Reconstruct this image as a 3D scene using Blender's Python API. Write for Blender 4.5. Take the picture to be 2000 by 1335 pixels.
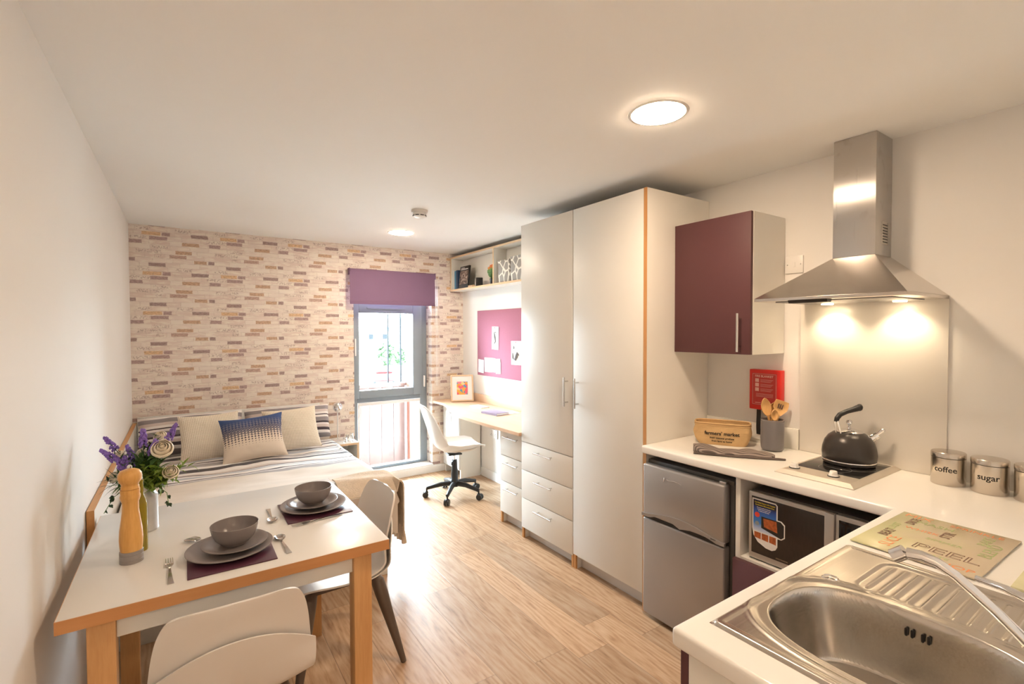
import bpy, bmesh, math, random
from mathutils import Vector, Matrix
R_ = math.radians
for o in list(bpy.data.objects): bpy.data.objects.remove(o)
S = bpy.context.scene
COL = S.collection
random.seed(7)

# ------------------------------------------------------------------ camera
cam = bpy.data.cameras.new('camera'); camo = bpy.data.objects.new('camera', cam); COL.objects.link(camo)
cam.sensor_width = 36; cam.lens = 951.7 / 2000 * 36; cam.clip_start = 0.02
yaw, pitch, roll = R_(34.125), R_(1.392), R_(-0.154)
fw = Vector((math.sin(yaw)*math.cos(pitch), math.cos(yaw)*math.cos(pitch), -math.sin(pitch)))
rt = Vector((math.cos(yaw), -math.sin(yaw), 0)); up = rt.cross(fw)
rr = rt*math.cos(roll) + up*math.sin(roll); uu = rr.cross(fw)
camo.matrix_world = Matrix(((rr.x, uu.x, -fw.x, 0), (rr.y, uu.y, -fw.y, 0), (rr.z, uu.z, -fw.z, 1.5), (0, 0, 0, 1)))
S.camera = camo

# ------------------------------------------------------------------ daylight and exposure
S.view_settings.view_transform = 'Standard'; S.view_settings.look = 'None'
S.view_settings.gamma = 1; S.view_settings.exposure = 1.93
W = bpy.data.worlds.new('daylight'); S.world = W; W.use_nodes = True
W.node_tree.nodes['Background'].inputs[0].default_value = (0.76, 0.90, 1.0, 1)
W.node_tree.nodes['Background'].inputs[1].default_value = 20.0
pl = bpy.data.lights.new('window_portal', 'AREA'); pl.shape = 'RECTANGLE'; pl.size = 0.86; pl.size_y = 1.75
pl.cycles.is_portal = True
po = bpy.data.objects.new('window_portal', pl); po.location = (1.78, 5.02, 0.95); po.rotation_euler = (R_(-90), 0, 0); COL.objects.link(po)

WARM = (1.0, 0.755, 0.525)
LAMP_E = 52.0          # ceiling lamp diffusers
HOOD_W = 0.2          # watts of each extractor spotlight

# room numbers
XL, XR, YB, ZC = -0.325, 2.56, 4.735, 2.322
YN = 0.03            # near wall behind the sink run
WT = 0.895           # worktop height

# ------------------------------------------------------------------ materials
def nt(name):
    m = bpy.data.materials.new(name); m.use_nodes = True
    n = m.node_tree; b = n.nodes['Principled BSDF']; return m, n, b
def mat(name, col, rough=0.5, metal=0.0, spec=0.5, noise=0.0, scale=8, bump=0.0, bscale=60, trans=0.0, ior=1.45, emis=None, es=0, coat=0, stretch=(1, 1, 1), sheen=0):
    m, n, b = nt(name); L = n.links.new
    b.inputs['Base Color'].default_value = (*col, 1); b.inputs['Roughness'].default_value = rough
    b.inputs['Metallic'].default_value = metal; b.inputs['Specular IOR Level'].default_value = spec
    b.inputs['Transmission Weight'].default_value = trans; b.inputs['IOR'].default_value = ior
    b.inputs['Coat Weight'].default_value = coat; b.inputs['Sheen Weight'].default_value = sheen
    if emis: b.inputs['Emission Color'].default_value = (*emis, 1); b.inputs['Emission Strength'].default_value = es
    tc = n.nodes.new('ShaderNodeTexCoord'); mp = n.nodes.new('ShaderNodeMapping'); mp.inputs['Scale'].default_value = stretch
    L(tc.outputs['Object'], mp.inputs[0])
    if noise:
        t = n.nodes.new('ShaderNodeTexNoise'); t.inputs['Scale'].default_value = scale; t.inputs['Detail'].default_value = 5
        L(mp.outputs[0], t.inputs['Vector'])
        r = n.nodes.new('ShaderNodeMix'); r.data_type = 'RGBA'
        r.inputs[6].default_value = (*[c*(1-noise) for c in col], 1); r.inputs[7].default_value = (*[min(1, c*(1+noise)) for c in col], 1)
        L(t.outputs[0], r.inputs[0]); L(r.outputs[2], b.inputs['Base Color'])
    if bump:
        t = n.nodes.new('ShaderNodeTexNoise'); t.inputs['Scale'].default_value = bscale; t.inputs['Detail'].default_value = 4
        L(mp.outputs[0], t.inputs['Vector'])
        u = n.nodes.new('ShaderNodeBump'); u.inputs['Strength'].default_value = bump; u.inputs['Distance'].default_value = 0.004
        L(t.outputs[0], u.inputs['Height']); L(u.outputs[0], b.inputs['Normal'])
    return m
class NB:   # small node builder
    def __init__(s, n): s.n = n
    def math(s, op, a, b=None, c=None):
        d = s.n.nodes.new('ShaderNodeMath'); d.operation = op
        for i, v in enumerate((a, b, c)):
            if v is None: continue
            if isinstance(v, (int, float)): d.inputs[i].default_value = v
            else: s.n.links.new(v, d.inputs[i])
        return d.outputs[0]
    def mix(s, f, a, b):
        d = s.n.nodes.new('ShaderNodeMix'); d.data_type = 'RGBA'
        for i, v in ((0, f), (6, a), (7, b)):
            if isinstance(v, (int, float)): d.inputs[i].default_value = v
            elif isinstance(v, tuple): d.inputs[i].default_value = (*v, 1)
            else: s.n.links.new(v, d.inputs[i])
        return d.outputs[2]
    def noise(s, vec, scale, detail=3, stretch=None, dims=None):
        if stretch:
            mp = s.n.nodes.new('ShaderNodeMapping'); mp.inputs['Scale'].default_value = stretch
            s.n.links.new(vec, mp.inputs[0]); vec = mp.outputs[0]
        d = s.n.nodes.new('ShaderNodeTexNoise'); d.inputs['Scale'].default_value = scale; d.inputs['Detail'].default_value = detail
        s.n.links.new(vec, d.inputs['Vector']); return d.outputs[0]
    def ramp(s, f, pts):
        d = s.n.nodes.new('ShaderNodeValToRGB'); e = d.color_ramp.elements
        while len(e) < len(pts): e.new(0.5)
        for i, (p, c) in enumerate(pts): e[i].position = p; e[i].color = (*c, 1)
        s.n.links.new(f, d.inputs[0]); return d.outputs[0]
    def xyz(s):
        t = s.n.nodes.new('ShaderNodeTexCoord'); d = s.n.nodes.new('ShaderNodeSeparateXYZ'); s.n.links.new(t.outputs['Object'], d.inputs[0])
        return t.outputs['Object'], d.outputs[0], d.outputs[1], d.outputs[2]
    def comb(s, x, y, z=0.0):
        d = s.n.nodes.new('ShaderNodeCombineXYZ')
        for i, v in enumerate((x, y, z)):
            if isinstance(v, (int, float)): d.inputs[i].default_value = v
            else: s.n.links.new(v, d.inputs[i])
        return d.outputs[0]
    def smooth(s, v, a, b):
        d = s.n.nodes.new('ShaderNodeMapRange'); d.interpolation_type = 'SMOOTHSTEP'
        s.n.links.new(v, d.inputs[0]); d.inputs[1].default_value = a; d.inputs[2].default_value = b
        d.inputs[3].default_value = 0; d.inputs[4].default_value = 1; return d.outputs[0]

def brick_paper():
    m, n, b = nt('brick_wallpaper'); B = NB(n); vec, x, y, z = B.xyz(); L = n.links.new
    PX, PZ, C = 0.521, 0.3105, 0.0345
    # the reveal faces run along y: fold y into x so the paper carries round the corner
    xx = B.math('ADD', x, y)
    w1 = B.noise(vec, 55, 3); w2 = B.noise(vec, 70, 3)
    xx = B.math('ADD', xx, B.math('MULTIPLY', B.math('SUBTRACT', w1, 0.5), 0.012))
    zz = B.math('ADD', z, B.math('MULTIPLY', B.math('SUBTRACT', w2, 0.5), 0.006))
    u = B.math('FLOORED_MODULO', B.math('ADD', xx, 0.33 - YB), PX)
    v = B.math('FLOORED_MODULO', B.math('SUBTRACT', zz, 1.572 - C/2), PZ)
    row = B.math('FLOOR', B.math('DIVIDE', v, C)); fr = B.math('FRACT', B.math('DIVIDE', v, C))
    # pale bricks
    cu = B.math('ADD', B.math('MULTIPLY', u, 1/0.1302), B.math('MULTIPLY', row, 0.37)); cell = B.math('FLOOR', cu); fc = B.math('FRACT', cu)
    wn = n.nodes.new('ShaderNodeTexWhiteNoise'); wn.noise_dimensions = '2D'; L(B.comb(cell, row), wn.inputs['Vector'])
    base = B.mix(wn.outputs[0], (0.84, 0.75, 0.67), (0.74, 0.60, 0.53))
    gr = B.noise(vec, 14, 4, (1, 1, 5)); base = B.mix(B.smooth(gr, 0.42, 0.68), base, (0.86, 0.78, 0.68))
    ed = B.math('MINIMUM', B.math('MULTIPLY', B.math('MINIMUM', fr, B.math('SUBTRACT', 1.0, fr)), 1.0),
                B.math('MULTIPLY', B.math('MINIMUM', fc, B.math('SUBTRACT', 1.0, fc)), 3.6))
    mort = B.math('MULTIPLY', B.math('SUBTRACT', 1.0, B.smooth(ed, 0.03, 0.12)), B.smooth(B.noise(vec, 40, 3, (1, 1, 3)), 0.35, 0.6))
    base = B.mix(B.math('MULTIPLY', mort, 0.5), base, (0.60, 0.50, 0.43))
    mauve, dk, tan, och, br = (0.33, 0.22, 0.205), (0.28, 0.185, 0.17), (0.44, 0.275, 0.175), (0.55, 0.36, 0.20), (0.40, 0.26, 0.21)
    bricks = [(0.0107, 0.129, 0, tan), (0.2006, 0.2767, 0, mauve), (-0.324, -0.2434, 0, mauve), (-0.0324, 0.0791, 7, tan), (-0.0719, 0.041, 6, br),
              (0.0915, 0.1808, 5, tan), (0.190, 0.2294, 5, dk), (-0.330, -0.288, 5, dk), (-0.2047, -0.096, 4, dk), (-0.2453, -0.125, 2, och),
              (-0.1177, -0.0637, 2, mauve), (0.0737, 0.1943, 2, dk), (-0.1989, -0.0823, 1, mauve)]
    hue = B.noise(vec, 1.3, 2)
    tex = B.noise(vec, 60, 4, (1, 1, 2.2))
    col = base
    for x0, x1, k, c in bricks:
        uc = (x0+x1)/2 + 0.33; hw = (x1-x0)/2; vc = (k+0.5)*C; hh = C*0.40
        a = B.math('MAXIMUM', B.math('ADD', B.math('SUBTRACT', B.math('ABSOLUTE', B.math('SUBTRACT', u, uc)), hw), 0.0),
                   B.math('SUBTRACT', B.math('ABSOLUTE', B.math('SUBTRACT', v, vc)), hh))
        msk = B.math('MULTIPLY', B.math('SUBTRACT', 1.0, B.smooth(a, -0.003, 0.002)), 0.93)
        c2 = tuple(min(1, q*1.5+0.04) for q in c)
        cc = B.mix(B.smooth(tex, 0.3, 0.72), c, c2)
        col = B.mix(msk, col, cc)
    # grey-brown scuffed marks
    for x0, x1, k in [(-0.286, -0.168, 7), (-0.168, -0.118, 6), (-0.168, -0.118, 7), (-0.032, 0.0796, 3), (-0.182, -0.081, 8), (0.177, 0.19+0.1, 1), (-0.33, -0.2, 1), (-0.29, -0.19, 3)]:
        uc = (x0+x1)/2 + 0.33; hw = (x1-x0)/2; vc = (k+0.5)*C
        a = B.math('MAXIMUM', B.math('SUBTRACT', B.math('ABSOLUTE', B.math('SUBTRACT', u, uc)), hw), B.math('SUBTRACT', B.math('ABSOLUTE', B.math('SUBTRACT', v, vc)), C*0.38))
        msk = B.math('MULTIPLY', B.math('SUBTRACT', 1.0, B.smooth(a, -0.006, 0.003)), B.smooth(B.noise(vec, 80, 4, (1.3, 1, 1)), 0.46, 0.6))
        col = B.mix(B.math('MULTIPLY', msk, 0.62), col, (0.40, 0.29, 0.25))
    L(col, b.inputs['Base Color']); b.inputs['Roughness'].default_value = 0.75
    return m
def planks():
    m, n, b = nt('oak_floor'); B = NB(n); vec, x, y, z = B.xyz(); L = n.links.new
    PW, PL = 0.185, 1.22
    cx = B.math('DIVIDE', x, PW); ci = B.math('FLOOR', cx); fx = B.math('FRACT', cx)
    wn = n.nodes.new('ShaderNodeTexWhiteNoise'); wn.noise_dimensions = '1D'; L(ci, wn.inputs['W'])
    cy = B.math('ADD', B.math('DIVIDE', y, PL), wn.outputs[0]); cj = B.math('FLOOR', cy); fy = B.math('FRACT', cy)
    w2 = n.nodes.new('ShaderNodeTexWhiteNoise'); w2.noise_dimensions = '2D'; L(B.comb(ci, cj), w2.inputs['Vector'])
    off = B.math('MULTIPLY', w2.outputs[0], 37.0)
    pv = B.comb(B.math('ADD', x, off), B.math('MULTIPLY', y, 0.13), off)
    warp = B.noise(pv, 5, 3)
    wav = B.math('SINE', B.math('MULTIPLY', B.math('ADD', B.math('MULTIPLY', warp, 1.7), B.math('MULTIPLY', x, 4.0)), 42.0))
    fine = B.noise(pv, 95, 4)
    g = B.math('ADD', B.math('MULTIPLY', fine, 0.7), B.math('MULTIPLY', B.math('ADD', B.math('MULTIPLY', wav, 0.5), 0.5), 0.22))
    g = B.math('ADD', g, B.math('MULTIPLY', B.noise(pv, 9, 3), 0.45))
    col = B.ramp(g, [(0.36, (0.27, 0.155, 0.085)), (0.52, (0.44, 0.275, 0.16)), (0.68, (0.53, 0.355, 0.22)), (0.95, (0.62, 0.46, 0.32))])
    tone = B.mix(w2.outputs[0], (0.80, 0.79, 0.78), (1.12, 1.1, 1.08))
    mm = n.nodes.new('ShaderNodeMix'); mm.data_type = 'RGBA'; mm.blend_type = 'MULTIPLY'; mm.inputs[0].default_value = 1
    L(col, mm.inputs[6]); L(tone, mm.inputs[7]); col = mm.outputs[2]
    e1 = B.math('MULTIPLY', B.math('MINIMUM', fx, B.math('SUBTRACT', 1.0, fx)), PW)
    e2 = B.math('MULTIPLY', B.math('MINIMUM', fy, B.math('SUBTRACT', 1.0, fy)), PL)
    seam = B.math('SUBTRACT', 1.0, B.smooth(B.math('MINIMUM', e1, e2), 0.0004, 0.0024))
    col = B.mix(B.math('MULTIPLY', seam, 0.5), col, (0.12, 0.07, 0.04))
    L(col, b.inputs['Base Color'])
    L(B.math('ADD', 0.30, B.math('MULTIPLY', fine, 0.22)), b.inputs['Roughness'])
    u = n.nodes.new('ShaderNodeBump'); u.inputs['Strength'].default_value = 0.25; u.inputs['Distance'].default_value = 0.002
    L(B.math('SUBTRACT', g, seam), u.inputs['Height']); L(u.outputs[0], b.inputs['Normal'])
    return m
def wood(name, c1, c2, axis=2, rough=0.45, sc=10, pores=0.5):
    m, n, b = nt(name); B = NB(n); vec, x, y, z = B.xyz()
    st = [1, 1, 1]; st[axis] = 0.09
    a = B.noise(vec, sc, 4, tuple(st)); f = B.noise(vec, sc*9, 3, tuple(st))
    g = B.math('ADD', B.math('MULTIPLY', a, 0.7), B.math('MULTIPLY', f, 0.3*pores*2))
    c = B.ramp(g, [(0.32, c1), (0.66, c2)])
    n.links.new(c, b.inputs['Base Color']); b.inputs['Roughness'].default_value = rough
    return m
def steel(name, col=(0.62, 0.60, 0.57), rough=0.28, axis=2, bump=0.05, aniso=0.0):
    m, n, b = nt(name); B = NB(n); vec, x, y, z = B.xyz()
    st = [60, 60, 60]; st[axis] = 0.6
    a = B.noise(vec, 4, 3, tuple(st))
    n.links.new(B.math('ADD', rough-0.06, B.math('MULTIPLY', a, 0.12)), b.inputs['Roughness'])
    b.inputs['Base Color'].default_value = (*col, 1); b.inputs['Metallic'].default_value = 1
    u = n.nodes.new('ShaderNodeBump'); u.inputs['Strength'].default_value = bump; u.inputs['Distance'].default_value = 0.001
    n.links.new(a, u.inputs['Height']); n.links.new(u.outputs[0], b.inputs['Normal'])
    return m
def smudged_steel():
    m = steel('smudged_chimney_steel', (0.60, 0.58, 0.56), 0.30, axis=2, bump=0.02); n = m.node_tree; b = n.nodes['Principled BSDF']; B = NB(n)
    b.inputs['Anisotropic'].default_value = 0.93; tg = n.nodes.new('ShaderNodeTangent'); tg.direction_type = 'RADIAL'; tg.axis = 'Z'; n.links.new(tg.outputs[0], b.inputs['Tangent']); b.inputs['Anisotropic Rotation'].default_value = 0.0
    vec, x, y, z = B.xyz()
    s = B.math('MULTIPLY', B.smooth(B.noise(vec, 16, 4), 0.56, 0.72), B.smooth(z, 0.30, 0.42))
    n.links.new(B.mix(B.math('MULTIPLY', s, 0.35), (0.60, 0.58, 0.56), (0.38, 0.33, 0.29)), b.inputs['Base Color'])
    return m
M = {}
M['paint'] = mat('white_wall_paint', (0.82, 0.795, 0.765), 0.62, noise=0.012, scale=3, bump=0.03, bscale=180)
M['ceil'] = mat('ceiling_paint', (0.92, 0.915, 0.90), 0.7, noise=0.01, scale=3)
M['brick'] = brick_paper(); M['floor'] = planks()
M['lam'] = mat('white_laminate', (0.80, 0.785, 0.75), 0.38, noise=0.008, scale=4)
M['lamw'] = mat('cabinet_carcass_white', (0.83, 0.80, 0.74), 0.42, noise=0.008, scale=4)
M['plinth'] = mat('plinth_grey', (0.66, 0.63, 0.61), 0.5, noise=0.03, scale=6)
M['gloss'] = mat('glossy_white_worktop', (0.86, 0.835, 0.79), 0.13, noise=0.01, scale=6, spec=0.5)
M['ttop'] = mat('white_table_laminate', (0.80, 0.775, 0.74), 0.24, noise=0.01, scale=5)
M['edge'] = wood('oak_edging', (0.50, 0.235, 0.075), (0.62, 0.32, 0.12), axis=2)
M['edgey'] = wood('oak_edging_y', (0.50, 0.235, 0.075), (0.62, 0.32, 0.12), axis=1)
M['tedge'] = wood('beech_table_edge', (0.58, 0.27, 0.10), (0.68, 0.35, 0.15), axis=0)
M['tleg'] = wood('beech_table_leg', (0.60, 0.31, 0.12), (0.76, 0.45, 0.20), axis=2, sc=26)
M['desk'] = wood('beech_desk', (0.66, 0.43, 0.27), (0.76, 0.53, 0.36), axis=1, sc=14)
M['ltwood'] = wood('light_oak', (0.68, 0.48, 0.29), (0.78, 0.58, 0.38), axis=1)
M['purple'] = mat('aubergine_laminate', (0.105, 0.042, 0.046), 0.5, spec=0.35, noise=0.05, scale=6)
M['blind'] = mat('purple_blind_fabric', (0.215, 0.125, 0.21), 0.85, bump=0.2, bscale=500, noise=0.04)
M['pin'] = mat('plum_felt', (0.42, 0.165, 0.235), 0.95, bump=0.3, bscale=400, noise=0.05, scale=80)
M['steel'] = steel('brushed_steel'); M['steelx'] = steel('brushed_sink_steel', (0.60, 0.565, 0.52), 0.23, axis=0, bump=0.04)
M['hood'] = steel('hood_steel', (0.66, 0.62, 0.575), 0.24, axis=1, bump=0.03); M['chim'] = smudged_steel()
M['chrome'] = mat('chrome', (0.83, 0.83, 0.84), 0.08, 1.0, noise=0.01)
M['handle'] = mat('satin_handle', (0.66, 0.65, 0.64), 0.25, 1.0, noise=0.02)
M['cutlery'] = mat('cutlery_steel', (0.62, 0.60, 0.58), 0.16, 1.0, noise=0.01)
M['canister'] = steel('canister_steel', (0.60, 0.55, 0.49), 0.24, axis=2, bump=0.08)
M['black'] = mat('black_plastic', (0.022, 0.022, 0.024), 0.35, noise=0.1)
M['ink'] = mat('black_ink', (0.02, 0.018, 0.016), 0.5, noise=0.05)
M['darkgrey'] = mat('dark_grey_plastic', (0.07, 0.068, 0.068), 0.4, noise=0.05)
M['winframe'] = mat('anthracite_window_frame', (0.27, 0.315, 0.36), 0.3, noise=0.03)
M['wbead'] = mat('white_glazing_bead', (0.8, 0.8, 0.8), 0.4, noise=0.01)
M['fridge'] = mat('silver_fridge_enamel', (0.40, 0.385, 0.38), 0.30, 0.55, noise=0.02, scale=3)
M['fridged'] = mat('dark_fridge_cabinet', (0.10, 0.095, 0.092), 0.4, 0.3, noise=0.03)
M['glassblk'] = mat('black_glass', (0.012, 0.011, 0.011), 0.06, noise=0.02)
M['mwglass'] = mat('dark_oven_window', (0.035, 0.026, 0.022), 0.10, noise=0.2, scale=30, stretch=(1, 4, 1))
M['shell'] = mat('white_chair_plastic', (0.80, 0.765, 0.73), 0.34, noise=0.01, scale=5)
M['cleg'] = mat('taupe_chair_leg', (0.125, 0.092, 0.072), 0.38, noise=0.04)
M['pad'] = mat('cream_seat_pad', (0.78, 0.68, 0.58), 0.7, bump=0.1, bscale=300, noise=0.02)
M['grey'] = mat('grey_stoneware', (0.235, 0.205, 0.20), 0.26, noise=0.03, scale=12)
M['mat'] = mat('plum_placemat', (0.085, 0.025, 0.045), 0.28, noise=0.08, scale=60)
M['mill'] = wood('pepper_mill_wood', (0.62, 0.29, 0.06), (0.82, 0.46, 0.14), axis=2, rough=0.3, sc=26)
M['millg'] = mat('grey_mill_base', (0.31, 0.28, 0.265), 0.5, noise=0.05, scale=20)
M['can'] = mat('galvanised_milk_can', (0.56, 0.55, 0.54), 0.42, 0.75, noise=0.12, scale=30)
M['oil'] = mat('olive_oil_glass', (0.42, 0.32, 0.03), 0.08, trans=0.45, noise=0.05)
M['clear'] = mat('clear_glass', (0.92, 0.93, 0.93), 0.04, trans=0.95, noise=0.005)
M['lav'] = mat('lavender_purple', (0.25, 0.15, 0.52), 0.7, noise=0.25, scale=60)
M['rose'] = mat('cream_rose', (0.88, 0.78, 0.62), 0.6, noise=0.05, scale=30)
M['leaf'] = mat('green_leaf', (0.14, 0.26, 0.08), 0.55, noise=0.35, scale=25)
M['mws'] = mat('satin_silver_plastic', (0.52, 0.50, 0.47), 0.35, 0.6, noise=0.02)
M['leafl'] = mat('bright_green_leaf', (0.34, 0.47, 0.09), 0.55, noise=0.3, scale=25)
M['leafd'] = mat('grey_green_leaf', (0.07, 0.12, 0.07), 0.6, noise=0.3, scale=25)
M['brownfl'] = mat('dark_seed_spike', (0.10, 0.055, 0.05), 0.7, noise=0.3, scale=60)
M['cream'] = mat('cream_knit', (0.80, 0.70, 0.56), 0.9, bump=0.0)
M['red'] = mat('fire_blanket_red', (0.66, 0.02, 0.015), 0.34, noise=0.04)
M['redlab'] = mat('red_label', (0.50, 0.035, 0.03), 0.5, noise=0.03)
M['pinklab'] = mat('pale_label_print', (0.80, 0.48, 0.42), 0.6, noise=0.03)
M['hess'] = mat('tan_canvas', (0.62, 0.41, 0.20), 0.85, noise=0.12, scale=22, bump=0.35, bscale=90)
M['pot'] = mat('grey_utensil_pot', (0.19, 0.175, 0.18), 0.30, noise=0.04)
M['spoonw'] = wood('beech_spoon', (0.62, 0.33, 0.11), (0.80, 0.50, 0.22), axis=2, sc=40)
M['kettle'] = mat('matt_black_kettle', (0.05, 0.043, 0.04), 0.30, 0.2, noise=0.05)
M['white'] = mat('white_plastic', (0.82, 0.80, 0.77), 0.35, noise=0.01)
M['paper'] = mat('white_paper', (0.85, 0.84, 0.82), 0.8, noise=0.02, scale=20)
M['skirt'] = mat('white_gloss_trim', (0.84, 0.83, 0.81), 0.3, noise=0.01)
M['splash'] = mat('cream_glass_splashback', (0.80, 0.755, 0.69), 0.30, noise=0.01)
M['lampd'] = mat('lamp_diffuser', (0.9, 0.9, 0.9), 0.5, emis=WARM, es=LAMP_E, noise=0.01)
M['lampd2'] = mat('far_lamp_diffuser', (0.9, 0.9, 0.9), 0.5, emis=(1.0, 0.84, 0.64), es=LAMP_E*0.8, noise=0.01)
M['hoodl'] = mat('hood_lamp', (0.9, 0.9, 0.9), 0.5, emis=(1.0, 0.78, 0.5), es=10, noise=0.01)
M['glass'] = None
def pane_glass():
    m, n, b = nt('window_glass'); n.nodes.remove(b); out = n.nodes['Material Output']
    t = n.nodes.new('ShaderNodeBsdfTransparent'); t.inputs[0].default_value = (0.96, 0.98, 0.98, 1)
    g = n.nodes.new('ShaderNodeBsdfGlossy'); g.inputs['Roughness'].default_value = 0.03
    f = n.nodes.new('ShaderNodeFresnel'); mx = n.nodes.new('ShaderNodeMixShader'); ns = n.nodes.new('ShaderNodeTexNoise'); ns.inputs['Scale'].default_value = 4
    f.inputs[0].default_value = 1.3
    n.links.new(f.outputs[0], mx.inputs[0]); n.links.new(t.outputs[0], mx.inputs[1]); n.links.new(g.outputs[0], mx.inputs[2]); n.links.new(mx.outputs[0], out.inputs[0])
    return m
M['glass'] = pane_glass()

# ------------------------------------------------------------------ mesh helpers
class MB:
    def __init__(s): s.bm = bmesh.new(); s.smooth = False
    def box(s, a, b, bev=0.0, seg=2):
        x0, y0, z0 = a; x1, y1, z1 = b
        t = bmesh.new(); bmesh.ops.create_cube(t, size=1)
        bmesh.ops.scale(t, vec=(abs(x1-x0), abs(y1-y0), abs(z1-z0)), verts=t.verts)
        bmesh.ops.translate(t, vec=((x0+x1)/2, (y0+y1)/2, (z0+z1)/2), verts=t.verts)
        if bev: bmesh.ops.bevel(t, geom=t.edges[:], offset=bev, segments=seg, affect='EDGES', profile=0.5)
        s.add(t); return s
    def add(s, t, mtx=None):
        if mtx is not None: t.transform(mtx)
        me = bpy.data.meshes.new('tmp'); t.to_mesh(me); t.free(); s.bm.from_mesh(me); bpy.data.meshes.remove(me); return s
    def lathe(s, prof, c=(0, 0, 0), n=32, sx=1, sy=1, axis=None):
        t = bmesh.new(); rings = []
        for r, z in prof:
            if r < 1e-6: rings.append([t.verts.new((0, 0, z))])
            else: rings.append([t.verts.new((r*sx*math.cos(2*math.pi*i/n), r*sy*math.sin(2*math.pi*i/n), z)) for i in range(n)])
        for A, Bq in zip(rings, rings[1:]):
            for i in range(n):
                j = (i+1) % n
                if len(A) == 1 and len(Bq) == 1: continue
                if len(A) == 1: t.faces.new((A[0], Bq[i], Bq[j]))
                elif len(Bq) == 1: t.faces.new((A[i], A[j], Bq[0]))
                else: t.faces.new((A[i], A[j], Bq[j], Bq[i]))
        bmesh.ops.recalc_face_normals(t, faces=t.faces)
        m = Matrix.Translation(c)
        if axis is not None: m = m @ Vector((0, 0, 1)).rotation_difference(Vector(axis)).to_matrix().to_4x4()
        return s.add(t, m)
    def cyl(s, a, b, r, r2=None, n=20):
        a, b = Vector(a), Vector(b); r2 = r if r2 is None else r2; L = (b-a).length
        return s.lathe([(0, 0), (r, 0), (r2, L), (0, L)], a, n, axis=(b-a))
    def tube(s, pts, rad, n=10, cap=True, sx=1.0):
        pts = [Vector(p) for p in pts]; t = bmesh.new(); rings = []; prev = None
        for i, p in enumerate(pts):
            d = (pts[min(i+1, len(pts)-1)] - pts[max(i-1, 0)]).normalized()
            if prev is None:
                x = d.orthogonal().normalized()
                if abs(d.z) < 0.99: x = Vector((0, 0, 1)).cross(d).normalized()
            else: x = (prev - d*prev.dot(d)).normalized()
            prev = x; y = d.cross(x); r = rad[i] if isinstance(rad, (list, tuple)) else rad
            rings.append([t.verts.new(p + x*r*sx*math.cos(2*math.pi*k/n) + y*r*math.sin(2*math.pi*k/n)) for k in range(n)])
        for A, Bq in zip(rings, rings[1:]):
            for k in range(n): t.faces.new((A[k], A[(k+1) % n], Bq[(k+1) % n], Bq[k]))
        if cap: t.faces.new(rings[0][::-1]); t.faces.new(rings[-1])
        bmesh.ops.recalc_face_normals(t, faces=t.faces); return s.add(t)
    def prism(s, pts, z0, z1, mtx=None, bev=0):
        t = bmesh.new(); v = [t.verts.new((x, y, z0)) for x, y in pts]; f = t.faces.new(v)
        r = bmesh.ops.extrude_face_region(t, geom=[f]); vs = [g for g in r['geom'] if isinstance(g, bmesh.types.BMVert)]
        bmesh.ops.translate(t, vec=(0, 0, z1-z0), verts=vs); bmesh.ops.recalc_face_normals(t, faces=t.faces)
        if bev: bmesh.ops.bevel(t, geom=t.edges[:], offset=bev, segments=2, affect='EDGES')
        return s.add(t, mtx)
    def grid(s, fn, nu, nv, cu=False, thick=0):
        t = bmesh.new(); g = [[t.verts.new(fn(i/(nu if cu else nu-1), j/(nv-1))) for j in range(nv)] for i in range(nu)]
        for i in range(nu if cu else nu-1):
            for j in range(nv-1): t.faces.new((g[i][j], g[(i+1) % nu][j], g[(i+1) % nu][j+1], g[i][j+1]))
        if thick:
            bmesh.ops.recalc_face_normals(t, faces=t.faces); bmesh.ops.solidify(t, geom=t.faces[:], thickness=thick)
        return s.add(t)
    def ball(s, c, r, sc=(1, 1, 1), n=2, rot=None):
        t = bmesh.new(); bmesh.ops.create_icosphere(t, subdivisions=n, radius=r)
        m = Matrix.Translation(c) @ (rot if rot is not None else Matrix.Identity(4)) @ Matrix.Diagonal((*sc, 1)); return s.add(t, m)
    def xf(s, m): s.bm.transform(m); return s
def obj(name, mb, m, parent=None, smooth=None, angle=40):
    me = bpy.data.meshes.new(name); mb.bm.normal_update(); mb.bm.to_mesh(me); mb.bm.free()
    o = bpy.data.objects.new(name, me); COL.objects.link(o)
    if m is not None: me.materials.append(m)
    if parent is not None: o.parent = parent
    if smooth is not False:
        for p in me.polygons: p.use_smooth = True
        if smooth is None:
            try: me.set_sharp_from_angle(angle=R_(angle))
            except Exception: pass
    return o
def tag(o, label, cat, group=None):
    o['label'] = label; o['category'] = cat
    if group: o['group'] = group
    return o
def struct(name, mb, m, parent=None, smooth=False):
    o = obj(name, mb, m, parent, smooth); o['kind'] = 'structure'; return o
SPLIT = {'edging', 'bracket', 'screw', 'foot', 'overflow_slot', 'handle_bracket', 'air_slot'}
def islands(bm):
    bm.verts.ensure_lookup_table(); seen = set(); out = []
    for v in bm.verts:
        if v.index in seen: continue
        st = [v]; comp = {v.index}
        while st:
            a = st.pop()
            for e in a.link_edges:
                b = e.other_vert(a)
                if b.index not in comp: comp.add(b.index); st.append(b)
        seen |= comp; c = bm.copy(); c.verts.ensure_lookup_table()
        bmesh.ops.delete(c, geom=[w for w in c.verts if w.index not in comp], context='VERTS'); m = MB(); m.bm.free(); m.bm = c; out.append(m)
    bm.free(); return out
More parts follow.
